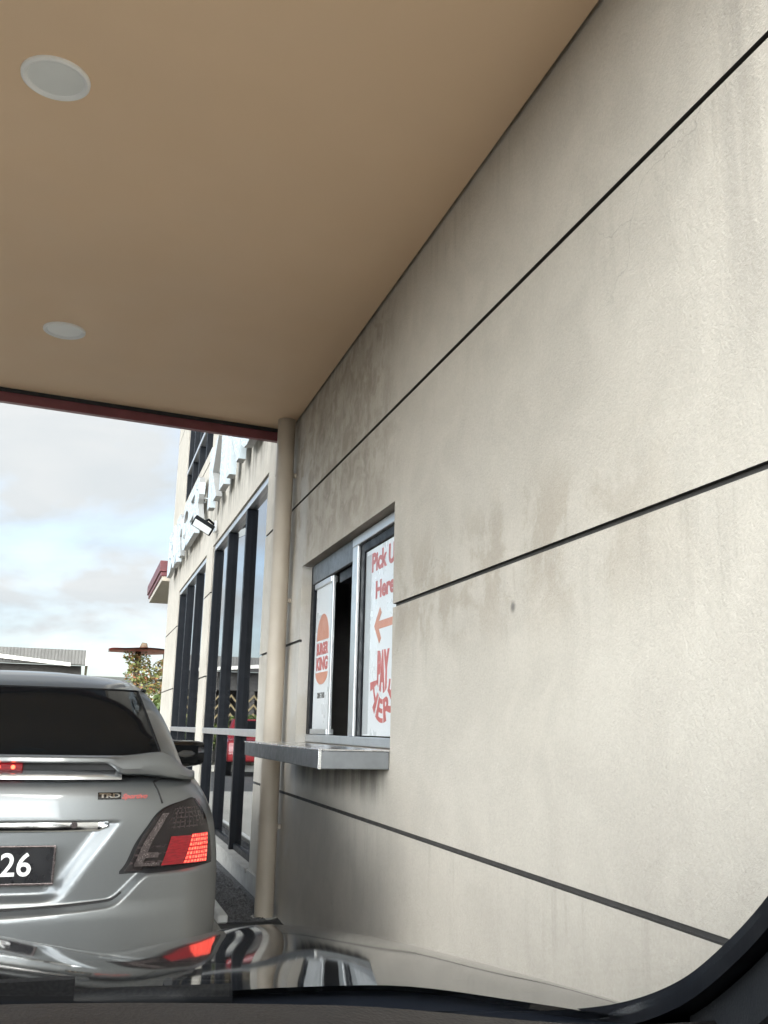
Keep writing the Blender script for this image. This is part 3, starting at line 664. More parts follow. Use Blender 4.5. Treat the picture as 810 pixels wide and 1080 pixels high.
def sed_off(s, z, d=.003):
    p = Vector(sed_rear(s, z)); a = Vector(sed_rear(s + .004, z)) - Vector(sed_rear(s - .004, z)); b = Vector(sed_rear(s, z + .003)) - Vector(sed_rear(s, z - .003))
    n = b.cross(a).normalized()
    if n.y > 0 and abs(s) < .6: n = -n
    if n.x * s < 0 and abs(s) >= .6: n = -n
    return p + n * d
LEN = 4.3
def wheel(parent, x, y, r, wdt, mats=('rubber', 'wheel_rim')):
    n = 40; mb = MB(); prof = [(r * .62, -wdt / 2), (r * .93, -wdt / 2), (r, -wdt / 2 + .03), (r, wdt / 2 - .03), (r * .93, wdt / 2), (r * .62, wdt / 2)]
    mb.add([(x + q, y + rr * math.cos(2 * math.pi * k / n), r + rr * math.sin(2 * math.pi * k / n)) for rr, q in prof for k in range(n)], [(i * n + k, i * n + (k + 1) % n, (i + 1) % 6 * n + (k + 1) % n, (i + 1) % 6 * n + k) for i in range(6) for k in range(n)])
    w = thing_part('wheel', parent); mb.build('tyre', mats[0], w, smooth=True, angle=35)
    mb = MB(); sgn = 1 if x > 0 else -1; q = x + sgn * wdt * .36
    mb.tube([(q - .02, y, r), (q + .02, y, r)], r * .16, 16)
    for k in range(5):
        a = 2 * math.pi * k / 5; ca, sa = math.cos(a), math.sin(a)
        mb.prism([(q - .012, y + ca * .03 - sa * .035, r + sa * .03 + ca * .035), (q - .012, y + ca * r * .62 - sa * .025, r + sa * r * .62 + ca * .025), (q - .012, y + ca * r * .62 + sa * .025, r + sa * r * .62 - ca * .025), (q - .012, y + ca * .03 + sa * .035, r + sa * .03 - ca * .035)], (.024, 0, 0))
    mb.build('rim', mats[1], w)
    return w
def thing_part(name, parent):
    o = bpy.data.objects.new(name, None); col.objects.link(o); o.parent = parent; return o

car = thing('sedan_car', 'silver sedan ahead with rear spoiler, smoked tail light lit red and black plate', 'car', loc=(-.30, 3.54, 0))
s_half = [i / 90 for i in range(91)] + [1 + LEN * .9 * (i / 22) ** 1.0 for i in range(1, 23)]
def sed_body(s, z):
    u, v, zz = sed_rear(s, z)
    # pull the nose in towards the front
    k = sstep(3.2, 4.25, v); u *= 1 - .22 * k * k
    return (u, v, zz)
svals = [-s for s in reversed(s_half[1:])] + s_half
zlev = [.18 + i * .01 for i in range(0, 40)] + [.58 + i * .0045 for i in range(0, 94)]
zlev = [z for z in zlev if z <= 1.0]
mb = MB()
mb.grid(lambda s, z: sed_body(s, z), svals, zlev)
# rounded shoulder and deck: continue inwards
base = [sed_body(s, 1.0) for s in svals]
def deck(i, t):
    u, v, z = base[i]; k = 1 - t
    cu, cv = 0, min(max(v, .55), 3.7)
    a = t * math.pi / 2
    sh = .05 * math.sin(a * 1.0) if t < 1 else .05
    fall = .10 * sstep(3.0, 4.3, v)
    return (u * (1 - t) ** .9 if t < 1 else 0, v + (cv - v) * t, 1.0 + .035 * math.sin(min(1, t * 3) * math.pi / 2) - fall * min(1, t * 2))
nb = len(svals); o0 = len(mb.v) - nb
prev = list(range(o0, o0 + nb))
for t in (.02, .05, .09, .14, .2, .3, .45, .65, .85, 1.0):
    st = mb.add([deck(i, t) for i in range(nb)], [])
    cur = list(range(st, st + nb))
    for i in range(nb - 1): mb.f.append((prev[i], prev[i + 1], cur[i + 1], cur[i])); mb.mi.append(0)
    prev = cur
# front closing face
fr = [j * nb for j in range(len(zlev))]; bk = [j * nb + nb - 1 for j in range(len(zlev))]
for j in range(len(zlev) - 1): mb.f.append((fr[j], fr[j + 1], bk[j + 1], bk[j])); mb.mi.append(0)
body = mb.build('body', 'silver_paint', car, smooth=True, weld=.0004)
# under floor and wheels
mb = MB(); mb.box((-.74, .25, .17), (.74, 4.2, .24)); mb.build('underbody', 'rubber', car)
for x in (-.74, .74):
    for y in (.95, 3.5): wheel(car, x, y, .30, .2)
# greenhouse
GW = [(.98, .765), (1.1, .725), (1.2, .695), (1.3, .645), (1.37, .59), (1.41, .535)]
GV = [(.98, .46), (1.09, .62), (1.2, .85), (1.34, 1.15), (1.385, 1.26), (1.41, 1.36)]
GF = [(.98, 3.35), (1.34, 2.45), (1.41, 2.2)]
def gh(s, z, d=0.):
    sg_ = 1 if s >= 0 else -1; a = abs(s); w = lerp_tab(GW, z); v0 = lerp_tab(GV, z); v1 = lerp_tab(GF, z); L = .42; n = 3.1
    if a <= 1:
        th = a * math.pi / 2; u = w * (math.sin(th) ** (2 / n) if th > 0 else 0); v = v0 + L * (1 - max(0, math.cos(th)) ** (2 / n))
    elif a <= 2:
        u = w; v = v0 + L + (a - 1) * (v1 - v0 - 2 * L)
    else:
        th = (3 - a) * math.pi / 2; u = w * (math.sin(th) ** (2 / n) if th > 0 else 0); v = v1 - L * (1 - max(0, math.cos(th)) ** (2 / n))
    return Vector((sg_ * u, v, z))
def gh_off(s, z, d):
    p = gh(s, z); a = gh(s + .004, z) - gh(s - .004, z); b = gh(s, z + .004) - gh(s, z - .004); n = a.cross(b).normalized()
    c = Vector((0, lerp_tab(GV, z) + 1, z - .3))
    if n.dot(p - c) < 0: n = -n
    return p + n * d
gs = [i / 30 for i in range(0, 91)]
gs = [-s for s in reversed(gs[1:-1])] + gs
mb = MB(); gz = linsp(.98, 1.41, 30)
mb.grid(lambda s, z: tuple(gh(s, z)), gs, gz, closed=True)
top = [gh(s, 1.41) for s in gs]; n_ = len(gs); prev = list(range(29 * n_, 30 * n_))
for t in (.06, .14, .25, .4, .6, .8, 1):
    st = mb.add([(p.x * (1 - t), p.y + (1.8 - p.y) * t, 1.41 + .047 * math.sin(t * math.pi / 2) ** .8) for p in top], [])
    cur = list(range(st, st + n_))
    for i in range(n_): mb.f.append((prev[i], prev[(i + 1) % n_], cur[(i + 1) % n_], cur[i])); mb.mi.append(0)
    prev = cur
mb.build('roof', 'silver_paint', car, smooth=True, weld=.0004)
def s_of(w, z, fn):
    lo, hi = 0, 1
    for _ in range(30):
        m = (lo + hi) / 2
        if fn(m, z)[0] < w: lo = m
        else: hi = m
    return lo
def rear_edge(z): return s_of(.655 - (z - 1.0) * .30, z, lambda s, zz: gh(s, zz))
mb = MB(); mb.grid(lambda t, z: tuple(gh_off(t * rear_edge(z), z, .004)), linsp(-1, 1, 41), linsp(1.0, 1.352, 20)); mb.build('rear_window', 'tinted_glass', car, smooth=True)
mb = MB()
for sgn in (-1, 1): mb.tube([gh_off(sgn * (rear_edge(z) + .01), z, .004) for z in linsp(1.0, 1.352, 14)], .006, 6)
mb.tube([gh_off(t * rear_edge(1.352), 1.354, .003) for t in linsp(-1, 1, 21)], .006, 6)
mb.build('window_seal', 'rubber', car, smooth=True)
for sgn in (-1, 1):
    mb = MB(); mb.grid(lambda t, z: tuple(gh_off(sgn * (1.02 + t * (1.85 - 1.02) + (1.35 - z) * .15 * (1 - t)), z, .004)), linsp(0, 1, 30), linsp(1.03, 1.33, 10)); mb.build('side_window', 'tinted_glass', car, smooth=True)
    mb = MB(); mb.tube([gh_off(sgn * t, 1.362, .006) for t in linsp(.80, 2.1, 40)], .009, 6); mb.build('roof_moulding', 'seam_dark', car, smooth=True)
mb = MB(); mb.grid(lambda t, z: tuple(gh_off(3 + t * .62, z, .004) if t <= 0 else gh_off(-(3 - t * .62), z, .004)), linsp(-1, 1, 31), linsp(1.02, 1.35, 12)); mb.build('front_window', 'tinted_glass', car, smooth=True)

# tail lights, both sides
LL = [(.705, .287), (.72, .300), (.793, .337), (.85, .385), (.891, .431), (.915, .487), (.94, .66)]
LR_ = [(.70, .765), (.80, .762), (.842, .752), (.90, .73), (.94, .685)]
LLb, LRb = (lambda z: lerp_tab(LL, z)), (lambda z: lerp_tab(LR_, z))
for sgn in (1, -1):
    mb = MB(); z0, z1 = .702, .938
    def lf(t, k, dd):
        za = z0 + .012 * (t - .3); z = za + (z1 - za) * k
        return tuple(sed_off(sgn * (LLb(z) + (LRb(z) - LLb(z)) * t), z, dd))
    mb.grid(lambda t, k: lf(t, k, .001), linsp(-.012, 1.01, 40), linsp(-.015, 1.012, 26))
    rim = mb.build('tail_light', 'seam_dark', car, smooth=True)
    mb = MB(); mb.grid(lambda t, k: lf(.015 + t * .97, .02 + k * .96, .006 + .006 * math.sin(math.pi * min(1, max(0, t))) ** .4), linsp(0, 1, 40), linsp(0, 1, 24), uv=True); mb.build('lens', 'lens_smoke', rim, smooth=True)
    mb = MB(); mb.grid(lambda t, k: tuple(sed_off(sgn * ((.426 + .049 * k) + (.10 + .012 * k) * t), .717 + .095 * k, .0135)), linsp(0, 1, 8), linsp(0, 1, 8), uv=True); mb.build('red_lens', 'brake_dim', rim, smooth=True)
    mb = MB(); mb.grid(lambda t, k: tuple(sed_off(sgn * ((.528 + .063 * k) + (.155 - .035 * k) * t), .716 + .10 * k, .0135)), linsp(0, 1, 16), linsp(0, 1, 10), uv=True); mb.build('lit_lens', 'brake_led', rim, smooth=True)
    mb = MB()
    mb.grid(lambda t, k: tuple(sed_off(sgn * (LLb(.725 + .165 * k) + .022 + .030 * t), .725 + .165 * k, .0128)), linsp(0, 1, 4), linsp(0, 1, 14))
    mb.grid(lambda t, k: tuple(sed_off(sgn * (.355 + .06 * t), .745 + .018 * k, .0128)), linsp(0, 1, 5), linsp(0, 1, 3))
    mb.grid(lambda t, k: tuple(sed_off(sgn * (.325 + .095 * t), .718 + .010 * k, .0128)), linsp(0, 1, 6), linsp(0, 1, 3))
    mb.build('reflector_glint', 'reflector_grey', rim, smooth=True)  # grey strips over the inner shapes, light reflection put into their colour
# panel gaps
for sgn in (1, -1):
    mb = MB(); pth = [sed_off(sgn * .470, z, -.001) for z in linsp(.925, .998, 6)]
    mb.tube(pth + [(sgn * .615, .20, 1.028), (sgn * .61, .34, 1.036)], .004, 6); mb.build('panel_gap', 'seam_dark', car, smooth=True)
mb = MB(); pth = []
for s in linsp(-.29, .29, 67):
    u = sed_rear(abs(s), .6)[0]; zz = .588 + .02 * min(1, u / .45) ** 2 + .097 * sstep(.44, .58, u); pth.append(sed_off(s, zz + .004, -.002))
mb.tube(pth, .0075, 6); mb.build('boot_gap_shade', 'seam_dark', car, smooth=True)  # seam drawn thicker to paint in the shadow band under the boot lid
# chrome garnish with key hole, plate, badge
mb = MB()
def garn(t, a):   # t along, a round the profile
    s = .251 * t; zc = .863 + .003 * (1 - abs(t)); w = .022 if abs(t) < .90 else .022 * (1 - .9 * (abs(t) - .90) / .10)
    p = sed_off(s, zc, .0); q = sed_off(s, zc, .02); d = (Vector(q) - Vector(p)).normalized()
    return tuple(Vector(p) + Vector((0, 0, 1)) * w * math.sin(a) + d * (.022 * max(0, math.cos(a)) ** .6 - .004))
mb.grid(garn, linsp(-1, 1, 61), linsp(-math.pi / 2, math.pi / 2, 11)); gn = mb.build('boot_garnish', 'chrome', car, smooth=True)
p = sed_off(.155, .860, .02); mb = MB(); mb.tube([p, (p[0], p[1] - .006, p[2])], .011, 16); mb.build('lock', 'reflector_grey', gn, smooth=True, angle=40)
vp = .052
mb = MB(); mb.box((-.262, vp, .668), (.262, vp + .02, .795)); pl = mb.build('number_plate', 'plate_black', car, bevel=.006)
mb = MB()
for a, b in (((-.262, .789), (.262, .795)), ((-.262, .668), (.262, .676)), ((-.262, .676), (-.254, .789)), ((.254, .676), (.262, .789))): mb.box((a[0], vp - .006, a[1]), (b[0], vp + .001, b[1]))
mb.build('plate_frame', 'reflector_grey', pl, bevel=.002)
v, fc = text_data('26', .1, .001, .0012); v = fit(v, .098, .076, .137, .697)
mb = MB(); mb.add([(x, vp - .0015 - z, y) for x, y, z in v], fc); mb.build('digits', 'plate_white', pl)
def on_rear(x, y, z): return tuple(sed_off(sed_s_for_u(x, y), y, .003 + z))
bd = MB(); bd.grid(lambda x, z: on_rear(x, z, 0), linsp(.383, .462, 6), linsp(.942, .964, 4)); bd.grid(lambda x, z: on_rear(x, z, -.003), linsp(.383, .462, 6), linsp(.942, .964, 4)); bdg = bd.build('badge', 'black_gloss', car)
v, fc = text_data('TRD', .1, .0008, .004); v = fit(v, .071, .014, .4225, .946); mb = MB(); mb.add([on_rear(x, y, .0015 + z) for x, y, z in v], fc); mb.build('lettering', 'chrome', bdg)
v, fc = text_data('Sportivo', .1, .0008, .003, .35); v = fit(v, .088, .021, .510, .938); mb = MB(); mb.add([on_rear(x, y, .0005 + z) for x, y, z in v], fc); mb.build('red_lettering', 'ink_red', bdg)
# boot spoiler with winglet ends and centre brake light
def sp_edge(u):
    s = sed_s_for_u(abs(u), .985) if abs(u) < .74 else .86
    return sed_rear(s, .985)[1]
def sp_top(u): a = abs(u); return 1.088 + .014 * sstep(.44, .60, a) - .070 * sstep(.60, .735, a)
def sp_bot(u): a = abs(u); return 1.062 - .040 * sstep(.40, .47, a) - .022 * sstep(.5, .735, a)
mb = MB(); US = [ -.735 + 1.47 * i / 80 for i in range(81)]
def spf(k, u):
    e = sp_edge(u) - .035; t, b = sp_top(u), sp_bot(u); th = t - b; dp = .17 - .05 * sstep(.5, .735, abs(u))
    prof = [(0.0, b + th * .35), (0.004, b + th * .75), (.02, t), (.07, t + .002), (dp, t - .02), (dp, b), (.05, b), (.012, b + th * .1)]
    y, z = prof[k % 8]; return (u, e + y, z)
mb.grid(spf, list(range(8)), US, closed=True)
mb.f.append(tuple(range(8))); mb.mi.append(0); n8 = 80 * 8; mb.f.append(tuple(range(n8, n8 + 8))); mb.mi.append(0)
spl = mb.build('spoiler', 'silver_paint', car, smooth=True, angle=38)
mb = MB(); mb.box((-.455, sp_edge(0) + .02, 1.04), (.455, sp_edge(0) + .12, 1.075)); mb.build('spoiler_gap_shade', 'seam_dark', spl)  # dark box that paints the shade between the blade and the boot
def lip(u, k):
    e = sp_edge(u); a_ = (0, .3, .6, .85, 1)[k] * math.pi / 2
    return (u, e + .035 - .040 * math.cos(a_), 1.008 + .036 * math.sin(a_))
mb = MB(); mb.grid(lip, linsp(-.46, .46, 41), list(range(5))); mb.build('spoiler_base', 'sky_sheen_silver', spl, smooth=True)
mb = MB(); mb.box((-.125, sp_edge(0) - .005, 1.038), (.125, sp_edge(0) + .04, 1.061)); bl = mb.build('centre_brake_light', 'brake_dim', spl, bevel=.004)
for k in range(5):
    mb = MB(); mb.tube([(-.095 + k * .0475, sp_edge(0) - .006, 1.049), (-.095 + k * .0475, sp_edge(0) - .010, 1.049)], .007, 12); mb.build('bulb', 'brake_bulb', bl)
# door mirrors
for sgn in (1, -1):
    mb = MB()
    mb.grid(lambda a, t: (sgn * (.765 + .245 * t), 2.33 + .065 * math.cos(a) * (1 - .35 * t ** 3), 1.035 + .002 * t + .080 * math.sin(a) * (1 - .25 * t ** 4) + .01 * t), linsp(0, 2 * math.pi, 25)[:-1], [0, .1, .3, .5, .7, .85, .95, 1.0], closed=True)
    k0 = len(mb.v) - 24; mb.f.append(tuple(range(k0, k0 + 24))); mb.mi.append(0); mb.f.append(tuple(range(24))); mb.mi.append(0)
    mb.box((sgn * .72 if sgn > 0 else -.80, 2.31, .99), (.80 if sgn > 0 else -.72, 2.36, 1.02))
    m_ = mb.build('door_mirror', 'black_gloss', car, smooth=True, angle=50)
    mb = MB(); mb.add([(sgn * .80, 2.262, .985), (sgn * .975, 2.278, .99), (sgn * .975, 2.278, 1.09), (sgn * .80, 2.262, 1.09)], [(0, 1, 2, 3)]); mb.build('mirror_glass', 'tinted_glass', m_)

# ================================================================== OWN CAR (black, seen from the driver's seat)
OX = -.35
own = thing('black_car', 'black car the picture is taken from, its glossy bonnet and dark dashboard along the bottom', 'car', loc=(OX, 0, 0))
HB = [(.60, 1.050), (.80, 1.030), (1.0, 1.002), (1.2, .968), (1.4, .926), (1.6, .872), (1.8, .79), (1.92, .70)]
HP = [(0, .017), (.12, .016), (.24, .010), (.33, -.006), (.41, -.018), (.49, -.008), (.58, .005), (.66, -.003), (.74, -.022), (.80, -.045), (.84, -.075), (.862, -.13)]
def hood_pt(u, y):
    k = sstep(.6, 1.25, y); a = abs(u)
    pinch = 1 - .10 * sstep(1.3, 1.95, y) ** 2
    return (u * pinch, y, lerp_tab(HB, y) + lerp_tab(HP, a) * (.45 + .55 * k) - .030 * sstep(.42, .76, a) * (1 - k))
uu = linsp(-.862, .862, 121)
mb = MB(); yy = linsp(.655, 1.93, 70)
mb.grid(hood_pt, uu, yy)
# front face and flanks down to the sills
nn = len(uu); last = list(range((len(yy) - 1) * nn, len(yy) * nn))
for dz, dy in ((.10, .06), (.25, .09), (.40, .08)):
    st = mb.add([(mb.v[i][0], mb.v[i][1] + dy * (1 - (uu[i - (len(yy) - 1) * nn] / .9) ** 2), mb.v[i][2] - dz) for i in range((len(yy) - 1) * nn, len(yy) * nn)], [])
    cur = list(range(st, st + nn))
    for i in range(nn - 1): mb.f.append((last[i], last[i + 1], cur[i + 1], cur[i])); mb.mi.append(0)
    last = cur
for side in (0, nn - 1):
    prevc = [j * nn + side for j in range(len(yy))]
    for dx, zz in ((.012, .62), (.016, .45), (.0, .27)):
        sg_ = -1 if side == 0 else 1
        st = mb.add([(mb.v[i][0] + sg_ * dx, mb.v[i][1], min(zz, mb.v[i][2] - .02)) for i in [j * nn + side for j in range(len(yy))]], [])
        cur = list(range(st, st + len(yy)))
        for j in range(len(yy) - 1): mb.f.append((prevc[j], prevc[j + 1], cur[j + 1], cur[j])); mb.mi.append(0)
        prevc = cur
mb.build('bonnet', 'car_black', own, smooth=True, angle=50)
# windscreen plane z = 1.397 - .6 y ; opening outline in own-car coordinates (u, y)
def wz(y): return 1.397 - .6 * y
right = [(.52, -.02), (.575, .10), (.66, .33), (.705, .455), (.725, .515), (.737, .560), (.741, .592), (.735, .615), (.722, .632), (.70, .642), (.66, .643), (.60, .632), (.52, .618), (.40, .598), (.25, .578), (.12, .572), (0, .570)]
right = [(u + .020 * sstep(.25, .5, y) * sstep(.55, .70, u), y + .020 * sstep(.50, .60, y) * sstep(.30, .62, u)) for u, y in right]
for _ in range(3):            # round the outline off
    q_ = [right[0]]
    for (a0, b0), (a1, b1) in zip(right, right[1:]): q_ += [(a0 * .75 + a1 * .25, b0 * .75 + b1 * .25), (a0 * .25 + a1 * .75, b0 * .25 + b1 * .75)]
    right = q_ + [right[-1]]
opening = right + [(-u, y) for u, y in reversed(right[:-1])]
outer = [(u * 1.0 + (.085 if u > 0 else -.085 if u < 0 else 0) * (1 if abs(u) > .6 or y < .3 else .6), y + (.06 if y > .5 else (-.09 if y < 0 else .02))) for u, y in opening]
def frame_ring(inn, out, dz0, dz1):
    m = MB(); n = len(inn); P_ = []
    for u, y in inn: P_.append((u, y, wz(y) + dz0))
    for u, y in out: P_.append((u, y, wz(y) + dz0))
    for u, y in inn: P_.append((u, y, wz(y) + dz1))
    for u, y in out: P_.append((u, y, wz(y) + dz1))
    F_ = []
    for i in range(n):
        j = (i + 1) % n
        F_ += [(i, j, n + j, n + i), (2 * n + i, 3 * n + i, 3 * n + j, 2 * n + j), (i, 2 * n + i, 2 * n + j, j), (n + i, n + j, 3 * n + j, 3 * n + i)]
    m.add(P_, F_); return m
frame_ring(opening, outer, -.004, .012).build('windscreen_surround', 'frit', own, bevel=.0)
# soft inner trim of the pillars, set back a little from the black border
inn2 = [(u + (.018 if u > .5 else -.018 if u < -.5 else 0), y + (.018 if y > .5 else 0)) for u, y in opening]
out2 = [(u + (.10 if u > 0 else -.10 if u < 0 else 0), y + (.05 if y > .5 else (-.1 if y < 0 else .0))) for u, y in inn2]
def band(pts_in, pts_out, keep, dz0, dz1):
    m = MB(); idx = [i for i in range(len(pts_in)) if keep(pts_in[i])]
    run = sorted(idx)
    P_ = [(pts_in[i][0], pts_in[i][1], wz(pts_in[i][1]) + dz0) for i in run] + [(pts_out[i][0], pts_out[i][1], wz(pts_out[i][1]) + dz0) for i in run] + \
         [(pts_in[i][0], pts_in[i][1], wz(pts_in[i][1]) + dz1) for i in run] + [(pts_out[i][0], pts_out[i][1], wz(pts_out[i][1]) + dz1) for i in run]
    n = len(run); F_ = []
    for i in range(n - 1):
        j = i + 1
        F_ += [(i, j, n + j, n + i), (2 * n + i, 3 * n + i, 3 * n + j, 2 * n + j), (i, 2 * n + i, 2 * n + j, j), (n + i, n + j, 3 * n + j, 3 * n + i)]
    F_ += [(0, n, 3 * n, 2 * n), (n - 1, 2 * n + n - 1, 3 * n + n - 1, n + n - 1)]
    m.add(P_, F_); return m
for sgn in (1, -1):
    band(inn2, out2, lambda p: p[0] * sgn > .5 and p[1] < .638, -.04, -.006).build('pillar_trim', 'trim_fabric', own, smooth=True, angle=45)
mb = MB(); mb.prism([(u, y, wz(y) + .003) for u, y in [(u * .995, y) for u, y in opening]], (0, .002, .004)); mb.build('windscreen', 'windscreen_glass', own)
# cowl below the glass, wiper, washer jets
mb = MB()
def cowl(u, t): 
    y = .585 + .085 * t; a = abs(u); yb = y + .045 * sstep(.1, .7, a) * (1 - t)
    z0 = wz(.60 + .03 * sstep(.1, .7, a)) - .012; z1 = hood_pt(u, .665)[2] - .006
    return (u, yb, z0 + (z1 - z0) * t ** .8)
mb.grid(cowl, linsp(-.80, .80, 61), linsp(0, 1, 8)); mb.build('cowl_panel', 'cowl_plastic', own, smooth=True)
wp = MB(); wp.tube([(-.05 + .5 * t, .612 - .010 * t + .02 * t * t, wz(.612 - .010 * t + .02 * t * t) + .018) for t in linsp(0, 1, 16)], .008, 8)
w_ = wp.build('wiper', 'black_plastic', own, smooth=True)
wp = MB(); wp.box((.02, .598, 1.045), (.36, .606, 1.062)); wp.build('wiper_blade', 'rubber', w_)
mb = MB(); mb.tube([(.515, .645, 1.0), (.515, .64, 1.022)], .011, 12); mb.build('wiper_pivot', 'black_plastic', w_, smooth=True, angle=40)
mb = MB(); mb.tube([(.42, .70, 1.03), (.42, .69, 1.036)], .003, 10); mb.build('washer_jet', 'black_plastic', own, smooth=True, angle=40)
# dashboard
mb = MB()
def dash(u, t):
    a = abs(u); front = .548 + .060 * sstep(.28, .72, a)
    y = front - .5 * t; z = wz(front) - .004 - .035 * sstep(0, .12, t) * .35 - .05 * t ** 1.4 - .25 * sstep(.72, 1, t)
    z -= .014 * sstep(.5, .75, a)
    z += .012 * sstep(.15, .35, t) * sstep(.10, .25, a) * (1 - sstep(.55, .68, a))
    return (u, y, z)
mb.grid(dash, linsp(-.82, .82, 81), linsp(0, 1, 34)); mb.build('dashboard', 'dash_plastic', own, smooth=True)
# roof lining, roof, doors, tail so that the car is a car from elsewhere
mb = MB(); mb.grid(lambda u, y: (u * .60, y, 1.425 + .045 * (1 - u * u) - .05 * sstep(-1.6, -2.3, y)), linsp(-1, 1, 21), linsp(-2.2, -.07, 20)); mb.grid(lambda u, y: (u * .60, y, 1.395 + .045 * (1 - u * u) - .05 * sstep(-1.6, -2.3, y)), linsp(-1, 1, 21), linsp(-2.2, -.07, 20)); mb.build('roof', 'car_black', own, smooth=True)
for sgn in (1, -1):
    mb = MB(); mb.grid(lambda y, z: (sgn * (.868 - .05 * sstep(.8, 1.0, z) - .05 * (1 - sstep(.25, .45, z)) - .12 * sstep(-1.7, -2.35, y)), y, z), linsp(-2.35, .65, 24), linsp(.25, .98, 14)); mb.build('door_panel', 'car_black', own, smooth=True)
    mb = MB(); mb.grid(lambda y, t: (sgn * (.815 - .215 * t - .10 * sstep(-1.7, -2.35, y) * (1 - t)), y + (1 - t) * (.42 if y > -.3 else 0), .98 + .44 * t), linsp(-2.2, -.08, 14), linsp(0, 1, 6)); mb.build('side_window', 'dark_glass', own, smooth=True)
mb = MB(); mb.grid(lambda u, z: (u * .75, -2.35 + .12 * sstep(.95, 1.42, z) - .08 * (1 - u * u), z), linsp(-1, 1, 15), linsp(.25, 1.42, 14)); mb.build('tailgate', 'car_black', own, smooth=True)
for x in (-.74, .74):
    for y in (1.22, -1.4): wheel(own, x, y, .31, .2)

# ================================================================== BACKGROUND
sh = thing('storage_shed', 'low shed with grey corrugated roof and zigzag lattice behind the silver car', 'shed', loc=(-6, 30, 0))
mb = MB()
xs_ = linsp(-7, 6, 420)
mb.grid(lambda x, t: (x, -.6 + t * 8 - (.012 if int(round((x + 7) * 32.3)) % 3 else 0), 2.86 + (.42 if t > 0 else 0) + .0 * t), xs_, [0, .001, 1.]); mb.build('roof', 'corrugated', sh)
mb = MB(); mb.box((6.005, -.62, 2.84), (6.08, 7.4, 3.34)); mb.prism([(2.0, -.70, 3.10), (2.0, -.70, 3.22), (5.6, -.70, 2.90), (5.6, -.70, 2.80)], (0, .06, 0)); mb.build('gutter', 'pale_gutter', sh)
mb = MB(); mb.box((-6.8, 0, 2.3), (5.9, .3, 2.855)); mb.box((-6.8, 5.0, 0), (5.9, 5.2, 2.855)); mb.box((-6.8, .3, 2.80), (5.9, 5.0, 2.85))
for k in range(7): mb.box((-6.8 + k * 2.1, .02, 0), (-6.65 + k * 2.1, .2, 2.3))
mb.build('wall', 'timber_dark', sh)
mb = MB()
for k in range(36):
    x = -6.6 + k * .35
    for r_ in range(3):
        z = 1.35 + r_ * .28
        for (a, b) in (((x, z), (x + .175, z + .20)), ((x + .175, z + .20), (x + .35, z))):
            mb.prism([(a[0], -.03, a[1]), (b[0], -.03, b[1]), (b[0], -.03, b[1] + .075), (a[0], -.03, a[1] + .075)], (0, .03, 0))
mb.build('lattice', 'gold_slat', sh)
bb = thing('far_block', 'low dark roofed block far off between shed and overgrown shelter', 'building', loc=(3, 46, 0))
mb = MB(); mb.box((-2.5, 0, 0), (8, 6, 2.9)); mb.build('wall', 'concrete', bb)
mb = MB(); mb.prism([(-2.8, -.4, 2.91), (8.3, -.4, 2.91), (8.3, 6.4, 2.91), (-2.8, 6.4, 2.91)], (0, 0, .38)); mb.build('roof', 'dark_roof', bb)

def leaves(name, blobs, n, size, mat, parent, seed=1, flat_=.75):
    rnd = random.Random(seed); mb = MB()
    tot = sum(b[3] ** 2 for b in blobs)
    for (bx, by, bz, br) in blobs:
        k = int(n * br * br / tot)
        for _ in range(k):
            d = Vector((rnd.gauss(0, 1), rnd.gauss(0, 1), rnd.gauss(0, 1))).normalized()
            rr = br * (.45 + .55 * rnd.random() ** .5) * (1 + .35 * noise.noise(Vector((d.x * 2 + bx, d.y * 2 + by, d.z * 2 + bz))))
            c = Vector((bx, by, bz)) + Vector((d.x, d.y, d.z * flat_)) * rr
            a = Vector((rnd.gauss(0, 1), rnd.gauss(0, 1), rnd.gauss(0, .6))).normalized(); b = a.orthogonal().normalized(); b.rotate(Matrix.Rotation(rnd.random() * 6.28, 3, a))
            s1 = size * rnd.uniform(.6, 1.3); s2 = s1 * .5
            mb.add([c - a * s1, c + b * s2, c + a * s1, c - b * s2], [(0, 1, 2, 3)])
    return mb.build(name, mat, parent, recalc=False)
gz_ = thing('garden_shelter', 'shelter with thin flat red roof on a post overgrown by creepers', 'shelter', loc=(1.75, 30, 0))
mb = MB(); n = 40
mb.grid(lambda a, r: (r * 1.12 * math.cos(a) * (1 + .05 * math.sin(3 * a)), r * 1.0 * math.sin(a), 3.40 + .06 * (1 - r) - .03 * r * math.sin(5 * a) * .4), [2 * math.pi * k / n for k in range(n)], [.001, .3, .6, .9, 1.0], closed=True)
mb.grid(lambda a, r: (r * 1.12 * math.cos(a) * (1 + .05 * math.sin(3 * a)), r * 1.0 * math.sin(a), 3.345 - .03 * r * math.sin(5 * a) * .4), [2 * math.pi * k / n for k in range(n)], [.001, .5, 1.0], closed=True); mb.build('roof', 'red_roof', gz_, smooth=True, angle=40)
mb = MB(); mb.tube([(-.25, 0, 0), (-.25, 0, 3.4)], .09, 10); mb.tube([(.6, .3, 0), (.6, .3, 3.4)], .09, 10); mb.tube([(-.1, 0, 3.44), (-.08, 0, 3.62)], [.14, .08], 10); mb.build('post', 'bark', gz_, smooth=True)
cr = thing('climbing_plant', 'reddish green creeper climbing the post of the red roofed shelter', 'plant', loc=(1.75, 29.8, 0))
mb = MB(); mb.tube([(-.2, 0, 0), (-.16, -.05, 1.2), (-.26, .04, 2.4), (-.2, 0, 3.2)], .05, 8); mb.build('stem', 'bark', cr, smooth=True)
